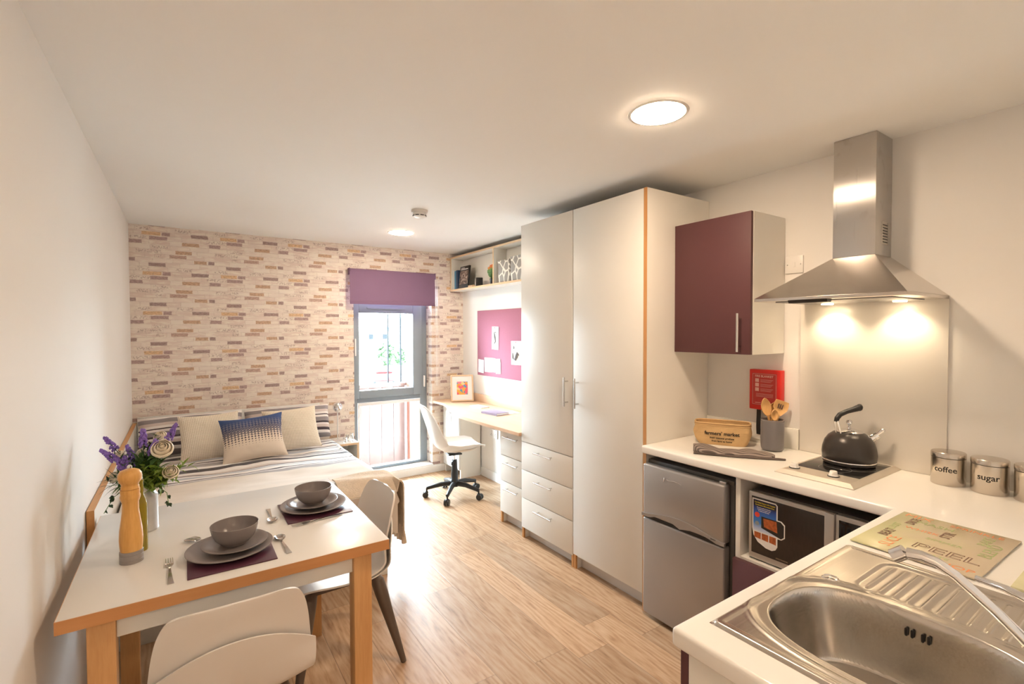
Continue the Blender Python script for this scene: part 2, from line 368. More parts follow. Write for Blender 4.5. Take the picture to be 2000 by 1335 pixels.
class Thing:
    def __init__(s, name, label, cat, loc=(0, 0, 0), rz=0, group=None):
        s.o = bpy.data.objects.new(name, None); COL.objects.link(s.o); s.o.empty_display_size = 0.05
        s.o.location = loc; s.o.rotation_euler = (0, 0, rz); tag(s.o, label, cat, group); s.loc = Vector(loc)
    def part(s, name, mb, m, parent=None, world=False, smooth=None, label=None, angle=40):
        if world: mb.xf(Matrix.Translation(-s.loc))
        if name in SPLIT:
            for piece in islands(mb.bm):
                o = obj(name, piece, m, parent or s.o, smooth, angle)
                if label: o['label'] = label
            return o
        o = obj(name, mb, m, parent or s.o, smooth, angle)
        if label: o['label'] = label
        return o
def dup(root, loc, rz=0.0, label=None, group=None):
    r = root.copy(); COL.objects.link(r); r.location = loc; r.rotation_euler = (0, 0, rz)
    if label: r['label'] = label
    if group: r['group'] = group
    for ch in list(root.children):
        c = ch.copy(); COL.objects.link(c); c.parent = r
        for g in list(ch.children):
            d = g.copy(); COL.objects.link(d); d.parent = c
    return r
def text_bm(txt, size, fn=None, depth=0.0006, outline=False, bold=0.0, align='CENTER', sx=1.0):
    cu = bpy.data.curves.new('t', 'FONT'); cu.body = txt; cu.size = size; cu.align_x = align; cu.align_y = 'CENTER'
    cu.extrude = 0 if outline else depth/2; cu.offset = bold; cu.resolution_u = 3
    if outline: cu.fill_mode = 'NONE'; cu.bevel_depth = outline; cu.bevel_resolution = 0
    o = bpy.data.objects.new('t', cu); COL.objects.link(o); dg = bpy.context.evaluated_depsgraph_get(); dg.update()
    me = bpy.data.meshes.new_from_object(o.evaluated_get(dg)); bpy.data.objects.remove(o); bpy.data.curves.remove(cu)
    b = bmesh.new(); b.from_mesh(me); bpy.data.meshes.remove(me)
    for v in b.verts:
        v.co.x *= sx
        if fn: v.co = Vector(fn(v.co.x, v.co.y, v.co.z))
    return b
def T3(x, y, z): return Matrix.Translation((x, y, z))
def RZ(a): return Matrix.Rotation(a, 4, 'Z')

# ================================================================== THE ROOM
WX0, WX1, WZ0, WZ1 = 1.37, 2.185, 0.085, 2.0      # window opening
struct('floor', MB().box((XL-0.1, -2.1, -0.08), (XR+0.1, YB+0.3, 0)), M['floor'])
struct('ceiling', MB().box((XL-0.1, -2.1, ZC), (XR+0.1, YB+0.3, ZC+0.08)), M['ceil'])
struct('wall_left', MB().box((XL-0.1, -2.1, 0), (XL, YB, ZC)), M['paint'])
struct('wall_right', MB().box((XR, YN-0.1, 0), (XR+0.1, YB, ZC)), M['paint'])
struct('wall_near', MB().box((0.78, YN-0.1, 0), (XR, YN, ZC)), M['paint'])
struct('wall_corridor', MB().box((0.78, -2.0, 0), (0.88, YN-0.1, ZC)), M['paint'])
struct('wall_entrance', MB().box((XL, -2.1, 0), (0.88, -2.0, ZC)), M['paint'])
wf = MB()
wf.box((XL-0.1, YB, 0), (WX0, YB+0.3, ZC)); wf.box((WX1, YB, 0), (XR+0.1, YB+0.3, ZC))
wf.box((WX0, YB, WZ1), (WX1, YB+0.3, ZC)); wf.box((WX0, YB, 0), (WX1, YB+0.3, WZ0))
struct('wall_far', wf, M['brick'])
struct('door_1', MB().box((-0.22, -1.995, 0), (0.6, -1.955, 2.02), 0.003), M['lamw'])
struct('baseboard_right', MB().box((XR-0.014, 3.2, 0), (XR, 4.34, 0.09), 0.003), M['skirt'])
struct('baseboard_left', MB().box((XL, -2.0, 0), (XL+0.014, 2.50, 0.09), 0.003), M['skirt'])
# window board / pipe boxing below the window
struct('trim_1', MB().box((1.32, 4.705, 0), (2.35, YB-0.001, 0.07), 0.004).box((WX0+0.001, YB-0.02, 0.07), (WX1-0.001, 4.885, WZ0+0.002)), M['skirt'])
# window
wy0, wy1 = 4.87, 4.94
wfm = MB()
wfm.box((1.371, wy0, 0.088), (1.44, wy1, 1.995), 0.004); wfm.box((2.105, wy0, 0.088), (2.184, wy1, 1.995), 0.004)
wfm.box((1.44, wy0, 0.088), (2.105, wy1, 0.115), 0.003); wfm.box((1.44, wy0, 1.93), (2.105, wy1, 1.995), 0.003)
wfm.box((1.44, wy0, 0.775), (2.105, wy1, 0.835), 0.004)
win = struct('window_1', wfm, M['winframe'], smooth=None)
sash = MB()
sash.box((1.40, wy0-0.025, 0.822), (1.455, wy0+0.03, 1.78), 0.005); sash.box((2.02, wy0-0.025, 0.822), (2.12, wy0+0.03, 1.78), 0.005)
sash.box((1.455, wy0-0.025, 0.822), (2.02, wy0+0.03, 0.90), 0.005); sash.box((1.455, wy0-0.025, 1.675), (2.02, wy0+0.03, 1.78), 0.005)
obj('window_sash', sash, M['winframe'], win)
bd = MB(); bd.box((1.44, wy0-0.008, 0.745), (2.104, wy0-0.001, 0.775), 0.001); bd.box((1.44, wy0-0.008, 0.115), (1.452, wy0-0.001, 0.745), 0.001); bd.box((2.092, wy0-0.008, 0.115), (2.104, wy0-0.001, 0.745), 0.001)
obj('glazing_bead', bd, M['wbead'], win)
obj('trickle_vent', MB().box((1.53, wy0-0.045, 1.715), (1.93, wy0-0.026, 1.737), 0.004), M['winframe'], win)
obj('window_handle', MB().box((2.128, wy0-0.06, 0.90), (2.142, wy0-0.03, 1.02), 0.004), M['white'], win)
obj('hinge_cover', MB().box((1.405, wy0-0.05, 1.25), (1.418, wy0-0.026, 1.42), 0.004), M['white'], win)
obj('upper_pane', MB().box((1.45, 4.90, 0.90), (2.03, 4.906, 1.68)), M['glass'], win, False)
obj('lower_pane', MB().box((1.45, 4.90, 0.11), (2.10, 4.906, 0.78)), M['glass'], win, False)

# blind
t = Thing('roller_blind', 'purple roller blind pulled partly down over the top of the window', 'blind', (1.76, 4.70, 2.09))
b_ = MB(); b_.cyl((1.325, 4.69, 2.065), (2.20, 4.69, 2.065), 0.026, n=24); t.part('roller', b_, M['blind'], world=True)
b_ = MB(); b_.grid(lambda u, v: (1.318+0.872*u, 4.664+0.003*math.sin(u*5)*v*0.4, 2.06-0.295*v), 20, 14, thick=0.002); t.part('fabric', b_, M['blind'], world=True)
t.part('bottom_bar', MB().box((1.318, 4.656, 1.752), (2.19, 4.668, 1.782), 0.004), M['blind'], world=True)
b_ = MB(); b_.box((1.318, 4.67, 2.03), (1.323, 4.733, 2.094), 0.002); b_.box((2.201, 4.67, 2.03), (2.206, 4.733, 2.094), 0.002); t.part('bracket', b_, M['blind'], world=True)
b_ = MB()
for xo in (2.215, 2.232): b_.tube([(xo, 4.69, 2.05), (xo+0.001, 4.69, 1.5), (xo, 4.69, 0.93)], 0.0022, 6)
b_.tube([(2.215, 4.69, 0.93), (2.2235, 4.69, 0.918), (2.232, 4.69, 0.93)], 0.0022, 6); t.part('bead_chain', b_, M['white'], world=True)

# ------------------------------------------------------------------ outside
gr = mat('pale_paving', (0.30, 0.29, 0.27), 0.9, noise=0.1)
struct('floor_balcony', MB().box((-0.5, 5.04, -0.3), (4.2, 6.25, -0.2)), gr)
struct('floor_ground', MB().box((-80, 5.04, -3.2), (140, 260, -3.0)), gr)
fw_ = wood('weathered_fence_wood', (0.045, 0.0215, 0.017), (0.060, 0.029, 0.023), axis=2)
t = Thing('timber_fence', 'reddish boarded timber fence behind the lower window pane', 'fence', (1.9, 5.9, -0.2))
for i in range(7):
    x0 = 1.42+i*0.155
    if i < 6: t.part('board', MB().box((x0, 5.9, -0.2), (x0+0.15, 5.93, 0.80), 0.003), fw_, world=True)
t.part('rail', MB().box((1.35, 5.87, 0.80), (2.60, 5.96, 0.84), 0.003), fw_, world=True)
rp = wood('red_brown_timber', (0.055, 0.017, 0.010), (0.085, 0.028, 0.017), axis=2)
tag(obj('timber_post', MB().box((2.345, 5.75, -0.2), (2.47, 5.85, 2.6), 0.005), rp), 'red-brown timber post outside the right side of the window', 'post')
mt = mat('grey_metal_rod', (0.012, 0.014, 0.016), 0.85, 0.0, spec=0.1, noise=0.02)
tag(obj('screen_post', MB().box((2.345, 6.05, -0.2), (2.362, 6.07, 2.7)), mt), 'thin grey upright outside nearest the red-brown timber post', 'post', 'thin uprights outside')
tag(obj('screen_post', MB().box((2.178, 6.05, -0.2), (2.192, 6.07, 2.7)), mt), 'thin grey upright seen down the middle of the upper window pane', 'post', 'thin uprights outside')
hm = mat('house_wall', (0.12, 0.105, 0.095), 0.9, noise=0.1, scale=1); rm = mat('slate_roof', (0.018, 0.032, 0.042), 0.8, noise=0.1, scale=1)
def house(x, y, w, d, h, lab):
    t = Thing('house', lab, 'house', (x, y, -3.0))
    t.part('wall', MB().box((-w/2, -d/2, 0), (w/2, d/2, h)), hm)
    r = MB(); r.prism([(-w/2-0.3, h), (w/2+0.3, h), (0, h+w*0.33)], -d/2-0.2, d/2+0.2, Matrix(((1, 0, 0, 0), (0, 0, 1, 0), (0, 1, 0, 0), (0, 0, 0, 1)))); t.part('roof', r, rm)
    for k in (-0.25, 0.25): t.part('window', MB().box((w*k-0.5, -d/2-0.04, h*0.55), (w*k+0.5, -d/2+0.02, h*0.8)), mt)
house(37.0, 112, 6.4, 6, 4.6, 'blue-roofed house in the distance through the upper window pane')
t = Thing('hillside', 'hazy blue hillside on the horizon seen through the window', 'hill', (50, 160, -3.0))
b_ = MB(); b_.grid(lambda u, v: (-20+150*u, 150+30*v, -3.0+(7.0+1.2*math.sin(u*9)+0.6*math.sin(u*23))*math.sin(v*math.pi*0.5)), 60, 12); t.part('slope', b_, mat('hill_green', (0.03, 0.045, 0.04), 0.9, noise=0.3, scale=0.5), world=True)
M['treeg'] = mat('tree_foliage', (0.025, 0.055, 0.018), 0.8, noise=0.3, scale=2)
def tree(x, y, h, r, lab):
    t = Thing('tree', lab, 'tree', (x, y, -3.0)); t.part('trunk', MB().cyl((0, 0, 0), (0, 0, h*0.6), 0.12, 0.08, 8), rp)
    b_ = MB(); rn = random.Random(int(x*10))
    for i in range(150):
        a, e, q = rn.random()*6.28, rn.random()*3.14, rn.random()**0.5*r
        b_.ball((q*math.cos(a)*math.sin(e), q*math.sin(a)*math.sin(e), h-r+q*math.cos(e)*1.2), 0.22*r, n=1)
    t.part('crown', b_, M['treeg'])
tree(16.3, 45.5, 3.3, 1.0, 'bright green tree in the middle of the upper window pane'); tree(18.3, 47, 2.6, 0.7, 'green tree near the thin upright outside the window')
t = Thing('car', 'red car parked outside low in the upper window pane', 'car', (14.45, 41, -3.0), rz=R_(70))
b_ = MB(); b_.box((-2.0, -0.85, 0.3), (2.0, 0.85, 0.9), 0.14, 3); b_.box((-1.2, -0.72, 0.85), (1.0, 0.72, 1.4), 0.18, 3); t.part('body', b_, mat('car_paint', (0.12, 0.012, 0.012), 0.3, noise=0.02))
for sx in (-1.25, 1.25):
    for sy in (-0.78, 0.78): t.part('wheel', MB().cyl((sx, sy-0.1, 0.32), (sx, sy+0.1, 0.32), 0.32, n=20), M['black'])

# ================================================================== CEILING THINGS
def downlight(x, y, m, lab, r=0.1):
    t = Thing('ceiling_light', lab, 'ceiling light', (x, y, ZC), group='round ceiling lights')
    t.part('trim_ring', MB().lathe([(r, -0.001), (r+0.012, -0.001), (r+0.010, -0.003), (r, -0.004), (r, -0.001)], n=48), M['white'])
    t.part('diffuser', MB().lathe([(0, -0.009), (r*0.85, -0.0085), (r-0.0005, -0.0045), (r-0.0005, -0.001), (0, -0.001)], n=48), m)
downlight(1.51, 1.235, M['lampd'], 'round recessed ceiling light above the kitchen, nearest the extractor hood')
downlight(1.54, 3.93, M['lampd2'], 'round recessed ceiling light near the window and smoke detector')
downlight(0.25, -1.0, M['lampd'], 'added round fill light on the entrance corridor ceiling, out of view')  # added unseen lamp, fills the room from behind the camera
t = Thing('smoke_detector', 'white smoke detector on the ceiling before the far ceiling light', 'smoke detector', (1.362, 3.135, ZC))
t.part('base', MB().lathe([(0, -0.018), (0.054, -0.018), (0.056, -0.004), (0.056, -0.001), (0, -0.001)], n=36), M['white'])
t.part('sensor_head', MB().lathe([(0, -0.055), (0.026, -0.053), (0.042, -0.044), (0.045, -0.036), (0.045, -0.018), (0, -0.018)], n=36), M['white'])
b_ = MB()
for k in range(8):
    a = k*math.pi/4; b_.box((0.030, -0.012, -0.041), (0.0458, 0.012, -0.036)); b_.xf(RZ(math.pi/4))
t.part('air_slot', b_, M['black'], label='dark air slots')

# ================================================================== WARDROBES
Xw = 2.02
HD = lambda mb, a, b, off, r=0.006, st=0.03: None
def bar_handle(p0, p1, nrm, r=0.006, off=0.032):
    """bar between p0 and p1 standing off along nrm with two posts"""
    p0, p1, nrm = Vector(p0), Vector(p1), Vector(nrm); m = MB(); d = (p1-p0)
    m.cyl(p0+nrm*off, p1+nrm*off, r, n=14)
    for k in (0.14, 0.86): m.cyl(p0+d*k, p0+d*k+nrm*off, r*0.75, n=10)
    return m
NX = (-1, 0, 0)
t = Thing('drawer_wardrobe', 'narrow white wardrobe with one tall door over three drawers', 'wardrobe', (2.3, 2.58, 0))
c = MB(); c.box((Xw+0.02, 2.305, 0.0), (XR-0.002, 2.323, 2.24)); c.box((Xw+0.02, 2.845, 0.0), (XR-0.002, 2.863, 2.24)); c.box((Xw+0.02, 2.323, 2.222), (XR-0.002, 2.845, 2.24)); c.box((XR-0.012, 2.323, 0.09), (XR-0.002, 2.845, 2.222)); c.box((Xw+0.02, 2.323, 0.075), (XR-0.012, 2.845, 0.09))
t.part('carcass', c, M['lam'], world=True)
t.part('edging', MB().box((Xw+0.006, 2.845, 0), (Xw+0.0195, 2.863, 0.2)).box((Xw+0.006, 2.305, 0), (Xw+0.0195, 2.323, 0.2)), M['edge'], world=True, label='orange oak edge strip')
d_ = t.part('door', MB().box((Xw, 2.3085, 0.702), (Xw+0.0185, 2.8615, 2.244), 0.0012), M['lam'], world=True)
t.part('handle', bar_handle((Xw, 2.352, 1.018), (Xw, 2.352, 1.202), NX), M['handle'], parent=d_, world=True)
for z0, z1 in ((0.500, 0.697), (0.296, 0.495), (0.078, 0.291)):
    d_ = t.part('drawer', MB().box((Xw, 2.3085, z0), (Xw+0.0185, 2.8615, z1), 0.0012), M['lam'], world=True)
    zh = z0+0.152 if z0 > 0.1 else z0+0.165
    t.part('handle', bar_handle((Xw, 2.49, zh), (Xw, 2.68, zh), NX), M['handle'], parent=d_, world=True)
t.part('plinth', MB().box((Xw+0.055, 2.323, 0.001), (Xw+0.07, 2.845, 0.074)), M['plinth'], world=True)
t = Thing('tall_wardrobe', 'tall white single-door wardrobe beside the kitchen worktop', 'wardrobe', (2.3, 2.0, 0))
c = MB(); c.box((Xw+0.02, 2.283, 0.0), (XR-0.002, 2.301, 2.24)); c.box((Xw+0.02, 1.742, 2.222), (XR-0.002, 2.283, 2.24)); c.box((XR-0.012, 1.742, 0.09), (XR-0.002, 2.283, 2.222)); c.box((Xw+0.02, 1.742, 0.075), (XR-0.012, 2.283, 0.09))
t.part('carcass', c, M['lam'], world=True)
t.part('end_panel', MB().box((Xw+0.0015, 1.722, 0.0), (XR-0.002, 1.7415, 2.244)), M['lamw'], world=True)
t.part('edging', MB().box((Xw-0.001, 1.7205, 0), (Xw+0.0012, 1.7418, 2.2445)).box((Xw+0.006, 2.283, 0), (Xw+0.0195, 2.301, 0.12)), M['edge'], world=True, label='orange oak edge strip')
d_ = t.part('door', MB().box((Xw, 1.7445, 0.092), (Xw+0.0185, 2.2995, 2.244), 0.0012), M['lam'], world=True)
t.part('handle', bar_handle((Xw, 2.252, 1.018), (Xw, 2.252, 1.202), NX), M['handle'], parent=d_, world=True)
t.part('plinth', MB().box((Xw+0.055, 1.7425, 0.001), (Xw+0.07, 2.283, 0.074)), M['plinth'], world=True)

# ================================================================== DESK AREA
dt = MB()
dpts = [(2.00, 2.866), (1.985, 3.3), (1.985, 3.80), (2.0, 3.86), (2.06, 4.05), (2.15, 4.32), (2.185, 4.45), (2.19, 4.733), (2.558, 4.733), (2.558, 2.866)]
dt.prism(dpts, 0.735, 0.76, bev=0.0015)
t = Thing('desk', 'long beech-topped study desk along the wall under the pinboard', 'desk', (2.27, 3.8, 0))
t.part('desktop', dt, M['desk'], world=True)
t.part('back_upstand', MB().box((2.54, 2.866, 0.7605), (2.558, 4.733, 0.84), 0.001), M['desk'], world=True)
t = Thing('drawer_pedestal', 'white three-drawer pedestal under the desk beside the wardrobe', 'drawers', (2.3, 3.03, 0))
c = MB(); c.box((2.07, 3.177, 0.0), (2.545, 3.195, 0.732)); c.box((2.07, 2.868, 0.0), (2.545, 2.886, 0.732)); c.box((2.07, 2.886, 0.714), (2.545, 3.177, 0.732)); c.box((2.53, 2.886, 0.09), (2.545, 3.177, 0.714)); c.box((2.07, 2.886, 0.075), (2.53, 3.177, 0.09))
t.part('carcass', c, M['lamw'], world=True)
t.part('edging', MB().box((2.055, 3.177, 0), (2.0695, 3.195, 0.12)), M['edge'], world=True, label='orange oak edge strip')
for z0, z1 in ((0.535, 0.728), (0.335, 0.530), (0.088, 0.330)):
    d_ = t.part('drawer', MB().box((2.05, 2.870, z0), (2.069, 3.193, z1), 0.0012), M['lam'], world=True)
    t.part('handle', bar_handle((2.05, 2.93, z1-0.045), (2.05, 3.11, z1-0.045), NX), M['handle'], parent=d_, world=True)
t.part('plinth', MB().box((2.10, 2.886, 0.001), (2.115, 3.177, 0.074)), M['plinth'], world=True)
t = Thing('desk_cupboard', 'small white cupboard under the far end of the desk', 'cupboard', (2.43, 4.53, 0))
c = MB(); c.box((2.315, 4.345, 0.0), (2.545, 4.363, 0.732)); c.box((2.315, 4.68, 0.0), (2.545, 4.698, 0.732)); c.box((2.315, 4.363, 0.714), (2.545, 4.68, 0.732)); c.box((2.53, 4.363, 0.09), (2.545, 4.68, 0.714)); c.box((2.315, 4.363, 0.075), (2.53, 4.68, 0.09))
t.part('carcass', c, M['lamw'], world=True)
for y0, y1, yh in ((4.348, 4.518, 4.49), (4.522, 4.695, 4.55)):
    d_ = t.part('door', MB().box((2.295, y0, 0.09), (2.3145, y1, 0.728), 0.0012), M['lam'], world=True)
    t.part('handle', bar_handle((2.295, yh, 0.52), (2.295, yh, 0.67), NX), M['handle'], parent=d_, world=True)
# chair and small desk things
t = Thing('notebook', 'closed mauve notebook on a pale pad on the desk nearest the wardrobe', 'notebook', (2.29, 3.65, 0.7605), rz=0.15)
t.part('cover', MB().box((-0.075, -0.105, 0), (0.075, 0.105, 0.003), 0.001).box((-0.075, -0.105, 0.015), (0.075, 0.105, 0.018), 0.001).box((-0.075, -0.105, 0), (-0.072, 0.105, 0.018)), mat('mauve_cover', (0.30, 0.25, 0.36), 0.5, noise=0.15, scale=30))
t.part('pages', MB().box((-0.0715, -0.102, 0.0032), (0.073, 0.102, 0.0148)), M['paper'])
t = Thing('notepad', 'slim white notepad on the desk between the picture frame and the mauve notebook', 'notepad', (2.37, 4.06, 0.7605), rz=0.1)
t.part('pages', MB().box((-0.05, -0.09, 0), (0.05, 0.09, 0.008), 0.001), M['paper']); t.part('spine', MB().box((-0.05, 0.0905, 0), (0.05, 0.097, 0.009), 0.001), M['ltwood'])
t = Thing('greeting_card', 'white card lying behind the mauve notebook by the desk upstand', 'card', (2.44, 3.62, 0.7605), rz=-0.1)
t.part('sheet', MB().box((-0.05, -0.07, 0), (0.05, 0.07, 0.002)), M['paper'])
# picture frame, leaning
t = Thing('picture_frame', 'pale wood picture frame with colourful print standing on the desk', 'picture frame', (2.40, 4.46, 0.7635))
t.o.rotation_euler = (R_(-11), 0, R_(-22))
f = MB(); w_, h_ = 0.235, 0.275
f.box((-w_/2, -0.01, 0), (-w_/2+0.014, 0.012, h_), 0.002); f.box((w_/2-0.014, -0.01, 0), (w_/2, 0.012, h_), 0.002); f.box((-w_/2+0.014, -0.01, 0), (w_/2-0.014, 0.012, 0.014), 0.002); f.box((-w_/2+0.014, -0.01, h_-0.014), (w_/2-0.014, 0.012, h_), 0.002)
t.part('frame', f, M['ltwood']); t.part('mount', MB().box((-w_/2+0.014, 0.0, 0.014), (w_/2-0.014, 0.008, h_-0.014)), M['paper'])
m, n, b = nt('abstract_print'); B = NB(n); vec, x, y, z = B.xyz()
vo = n.nodes.new('ShaderNodeTexVoronoi'); vo.inputs['Scale'].default_value = 32; n.links.new(vec, vo.inputs['Vector']); sp = n.nodes.new('ShaderNodeSeparateXYZ'); n.links.new(vo.outputs['Color'], sp.inputs[0])
n.links.new(B.ramp(sp.outputs[0], [(0.0, (0.75, 0.10, 0.16)), (0.3, (0.85, 0.35, 0.05)), (0.55, (0.9, 0.6, 0.3)), (0.75, (0.1, 0.32, 0.45)), (0.9, (0.75, 0.2, 0.3))]), b.inputs['Base Color'])
n.nodes[-1].color_ramp.interpolation = 'CONSTANT' if hasattr(n.nodes[-1], 'color_ramp') else None
t.part('print', MB().box((-0.055, -0.001, 0.07), (0.058, 0.0, 0.205)), m)
# socket
t = Thing('wall_socket', 'white double socket on the wall under the desk', 'socket', (XR-0.001, 4.10, 0.47))
t.part('plate', MB().box((-0.009, -0.073, -0.043), (0, 0.073, 0.043), 0.003), M['white'])
for k in (-0.036, 0.036): t.part('switch', MB().box((-0.012, k-0.008, 0.012), (-0.009, k+0.008, 0.03), 0.001), M['white']); t.part('socket_hole', MB().box((-0.0096, k-0.012, -0.02), (-0.0088, k-0.008, -0.012)).box((-0.0096, k+0.008, -0.02), (-0.0088, k+0.012, -0.012)).box((-0.0096, k-0.003, -0.006), (-0.0088, k+0.003, 0.002)), M['black'])
# pinboard
t = Thing('pinboard', 'plum felt pinboard on the wall above the desk', 'pinboard', (XR-0.001, 3.9, 1.37))
t.part('board', MB().box((-0.012, -0.50, -0.332), (0, 0.50, 0.330), 0.002), M['pin'])
def paper(y0, y1, z0, z1, rot, lab, marks):
    t = Thing('pinned_paper', lab, 'paper', (XR-0.0165, (y0+y1)/2, (z0+z1)/2)); t.o.rotation_euler = (rot, 0, 0)
    w, h = (y1-y0)/2, (z1-z0)/2
    t.part('sheet', MB().grid(lambda u, v: (-0.001-0.006*(v-0.35)**2*0.6-0.0015*math.sin(u*3), -w+2*w*u, -h+2*h*v), 8, 8, thick=0.0008), M['paper'])
    if marks: t.part('drawing', marks, mat('sketch_ink', (0.20, 0.19, 0.20), 0.8, noise=0.3))
    t.part('pin', MB().lathe([(0, 0), (0.004, 0.001), (0.004, 0.006), (0, 0.007)], (-0.003, 0, h-0.012), 12, axis=(-1, 0, 0)), M['red'] if marks else M['white'])
k = MB(); k.tube([(-0.005, 0.012, -0.06), (-0.005, -0.01, -0.03), (-0.005, 0.0, 0.01), (-0.005, 0.012, 0.05)], [0.002, 0.005, 0.010, 0.004], 8, sx=1); k.tube([(-0.005, 0.02, 0.05), (-0.005, 0.0, 0.06), (-0.005, -0.02, 0.05)], 0.003, 6)
paper(3.985, 4.105, 1.31, 1.535, R_(2), 'pinned card with a grey sketch high on the plum pinboard', k)
k = MB(); k.tube([(-0.005, 0.055, 0.0), (-0.005, 0.05, -0.05), (-0.005, 0.01, -0.06), (-0.005, -0.01, -0.03), (-0.005, -0.02, 0.0), (-0.005, -0.045, -0.02)], [0.003, 0.008, 0.012, 0.016, 0.01, 0.004], 8); k.ball((-0.004, 0.035, 0.05), 0.011, (0.3, 1, 1.5))
paper(3.60, 3.765, 1.18, 1.40, R_(-1), 'pinned card with a dark bird drawing half hidden behind the wardrobe', k)
def lines(h):
    k = MB()
    for i in range(3): k.box((-0.0055, -0.02, h-0.02-0.012*i), (-0.005, 0.02, h-0.018-0.012*i))
    return k
paper(4.265, 4.375, 1.065, 1.20, R_(3), 'leftmost of the small white papers at the foot of the pinboard', None)
paper(4.115, 4.25, 1.08, 1.225, R_(-1), 'wide white paper second from the left at the foot of the pinboard', None)
paper(4.045, 4.12, 1.085, 1.225, R_(1), 'narrow white paper third from the left at the foot of the pinboard', None)
paper(3.95, 4.04, 1.075, 1.22, R_(-3), 'rightmost of the small white papers at the foot of the pinboard', None)

# bookshelf
sx0, sx1 = 2.406, XR-0.002
t = Thing('wall_shelf', 'white open wall shelf unit with oak edging above the pinboard', 'shelf', (2.48, 3.8, 1.915))
c = MB(); c.box((sx0+0.002, 2.868, 1.917), (sx1, 4.73, 1.935)); c.box((sx0+0.002, 2.868, 2.262), (sx1, 4.73, 2.280)); c.box((sx0+0.002, 4.712, 1.935), (sx1, 4.73, 2.262)); c.box((sx0+0.002, 2.868, 1.935), (sx1, 2.886, 2.262)); c.box((sx1-0.008, 2.886, 1.935), (sx1, 4.712, 2.262))
t.part('box', c, M['lamw'], world=True)
t.part('divider', MB().box((sx0+0.002, 3.852, 1.9352), (sx1-0.0085, 3.870, 2.2618)), M['lamw'], world=True)
e = MB(); e.box((sx0, 2.868, 1.917), (sx0+0.0018, 4.73, 1.935)); e.box((sx0, 2.868, 2.262), (sx0+0.0018, 4.73, 2.280)); e.box((sx0, 4.712, 1.935), (sx0+0.0018, 4.73, 2.262)); e.box((sx0, 3.852, 1.935), (sx0+0.0018, 3.870, 2.262))
t.part('edging', e, M['ltwood'], world=True, label='pale oak edging')
zs = 1.9355
def book(y0, y1, h, d, m, lab, x0=2.425):
    t = Thing('book', lab, 'book', (x0, (y0+y1)/2, zs), group='books on the wall shelf'); w = (y1-y0)/2
    t.part('cover', MB().box((0, -w, 0), (0.003, w, h), 0.0008).box((0, -w, 0), (d, -w+0.002, h)).box((0, w-0.002, 0), (d, w, h)), m)
    t.part('pages', MB().box((0.0032, -w+0.0022, 0.003), (d-0.004, w-0.0022, h-0.003)), M['paper'])
book(4.675, 4.705, 0.205, 0.115, mat('white_book', (0.75, 0.74, 0.70), 0.6, noise=0.05), 'off-white book at the far left end of the shelf')
book(4.640, 4.672, 0.195, 0.115, mat('blue_book', (0.10, 0.28, 0.42), 0.5, noise=0.2), 'blue book between the off-white and the dark navy books')
book(4.600, 4.636, 0.20, 0.115, mat('navy_book', (0.03, 0.06, 0.12), 0.5, noise=0.2), 'dark navy book beside the black-covered book')
t = Thing('display_book', 'black-covered book with a photo facing out on the shelf', 'book', (2.425, 4.49, zs)); t.o.rotation_euler = (0, R_(7), 0)
m, n, b = nt('photo_cover'); B = NB(n); vec, x, y, z = B.xyz()
n.links.new(B.ramp(B.noise(vec, 38, 4), [(0.36, (0.03, 0.022, 0.02)), (0.5, (0.16, 0.10, 0.08)), (0.62, (0.45, 0.36, 0.3)), (0.72, (0.7, 0.62, 0.55))]), b.inputs['Base Color'])
t.part('cover', MB().box((0, -0.098, 0), (0.018, 0.098, 0.235), 0.001), M['black']); t.part('photo', MB().box((-0.001, -0.088, 0.045), (-0.0003, 0.088, 0.185)), m)
t.part('title', MB().box((-0.001, -0.075, 0.198), (-0.0003, 0.075, 0.206)).box((-0.001, 0.0, 0.213), (-0.0003, 0.07, 0.218)), M['paper'])
tag(obj('paper_stack', MB().box((2.43, 4.30, zs), (2.50, 4.385, zs+0.022), 0.001), M['ltwood']), 'small stack of buff cards on the shelf between black book and clock', 'cards')
t = Thing('desk_clock', 'small black cube clock with a white face on the shelf', 'clock', (2.455, 4.205, zs), rz=R_(-25))
t.part('case', MB().box((-0.035, -0.04, 0), (0.035, 0.04, 0.085), 0.006), M['black']); t.part('face', MB().box((-0.0365, -0.032, 0.008), (-0.035, 0.032, 0.077), 0.0005), M['white']); t.part('hand', MB().box((-0.0375, -0.002, 0.042), (-0.0367, 0.002, 0.065)).box((-0.0375, -0.016, 0.040), (-0.0367, 0.001, 0.043)), M['ink'])
t = Thing('potted_ornament', 'orange and green ball-shaped plant ornament in a dark pot on the shelf', 'plant', (2.455, 3.95, zs))
m, n, b = nt('orange_green_flock'); B = NB(n); vec, x, y, z = B.xyz()
zz = B.math('ADD', z, B.math('MULTIPLY', B.noise(vec, 30, 3), 0.06))
n.links.new(B.ramp(B.math('MULTIPLY', zz, 5.0), [(0.62, (0.12, 0.25, 0.10)), (0.86, (0.22, 0.40, 0.16)), (0.93, (0.75, 0.23, 0.06)), (1.0, (0.80, 0.25, 0.08))]), b.inputs['Base Color'])
t.part('pot', MB().lathe([(0, 0), (0.022, 0), (0.028, 0.05), (0.030, 0.052), (0.025, 0.055), (0, 0.05)], n=20), M['black'])
b_ = MB(); rn = random.Random(3)
for i in range(260):
    a = rn.random()*6.283; cz = rn.uniform(-1, 1); s_ = math.sqrt(1-cz*cz); q = 0.9+0.12*rn.random()
    b_.ball((0.043*q*s_*math.cos(a), 0.045*q*s_*math.sin(a), 0.125+0.065*q*cz), 0.0085, (1, 1, 0.7), 1)
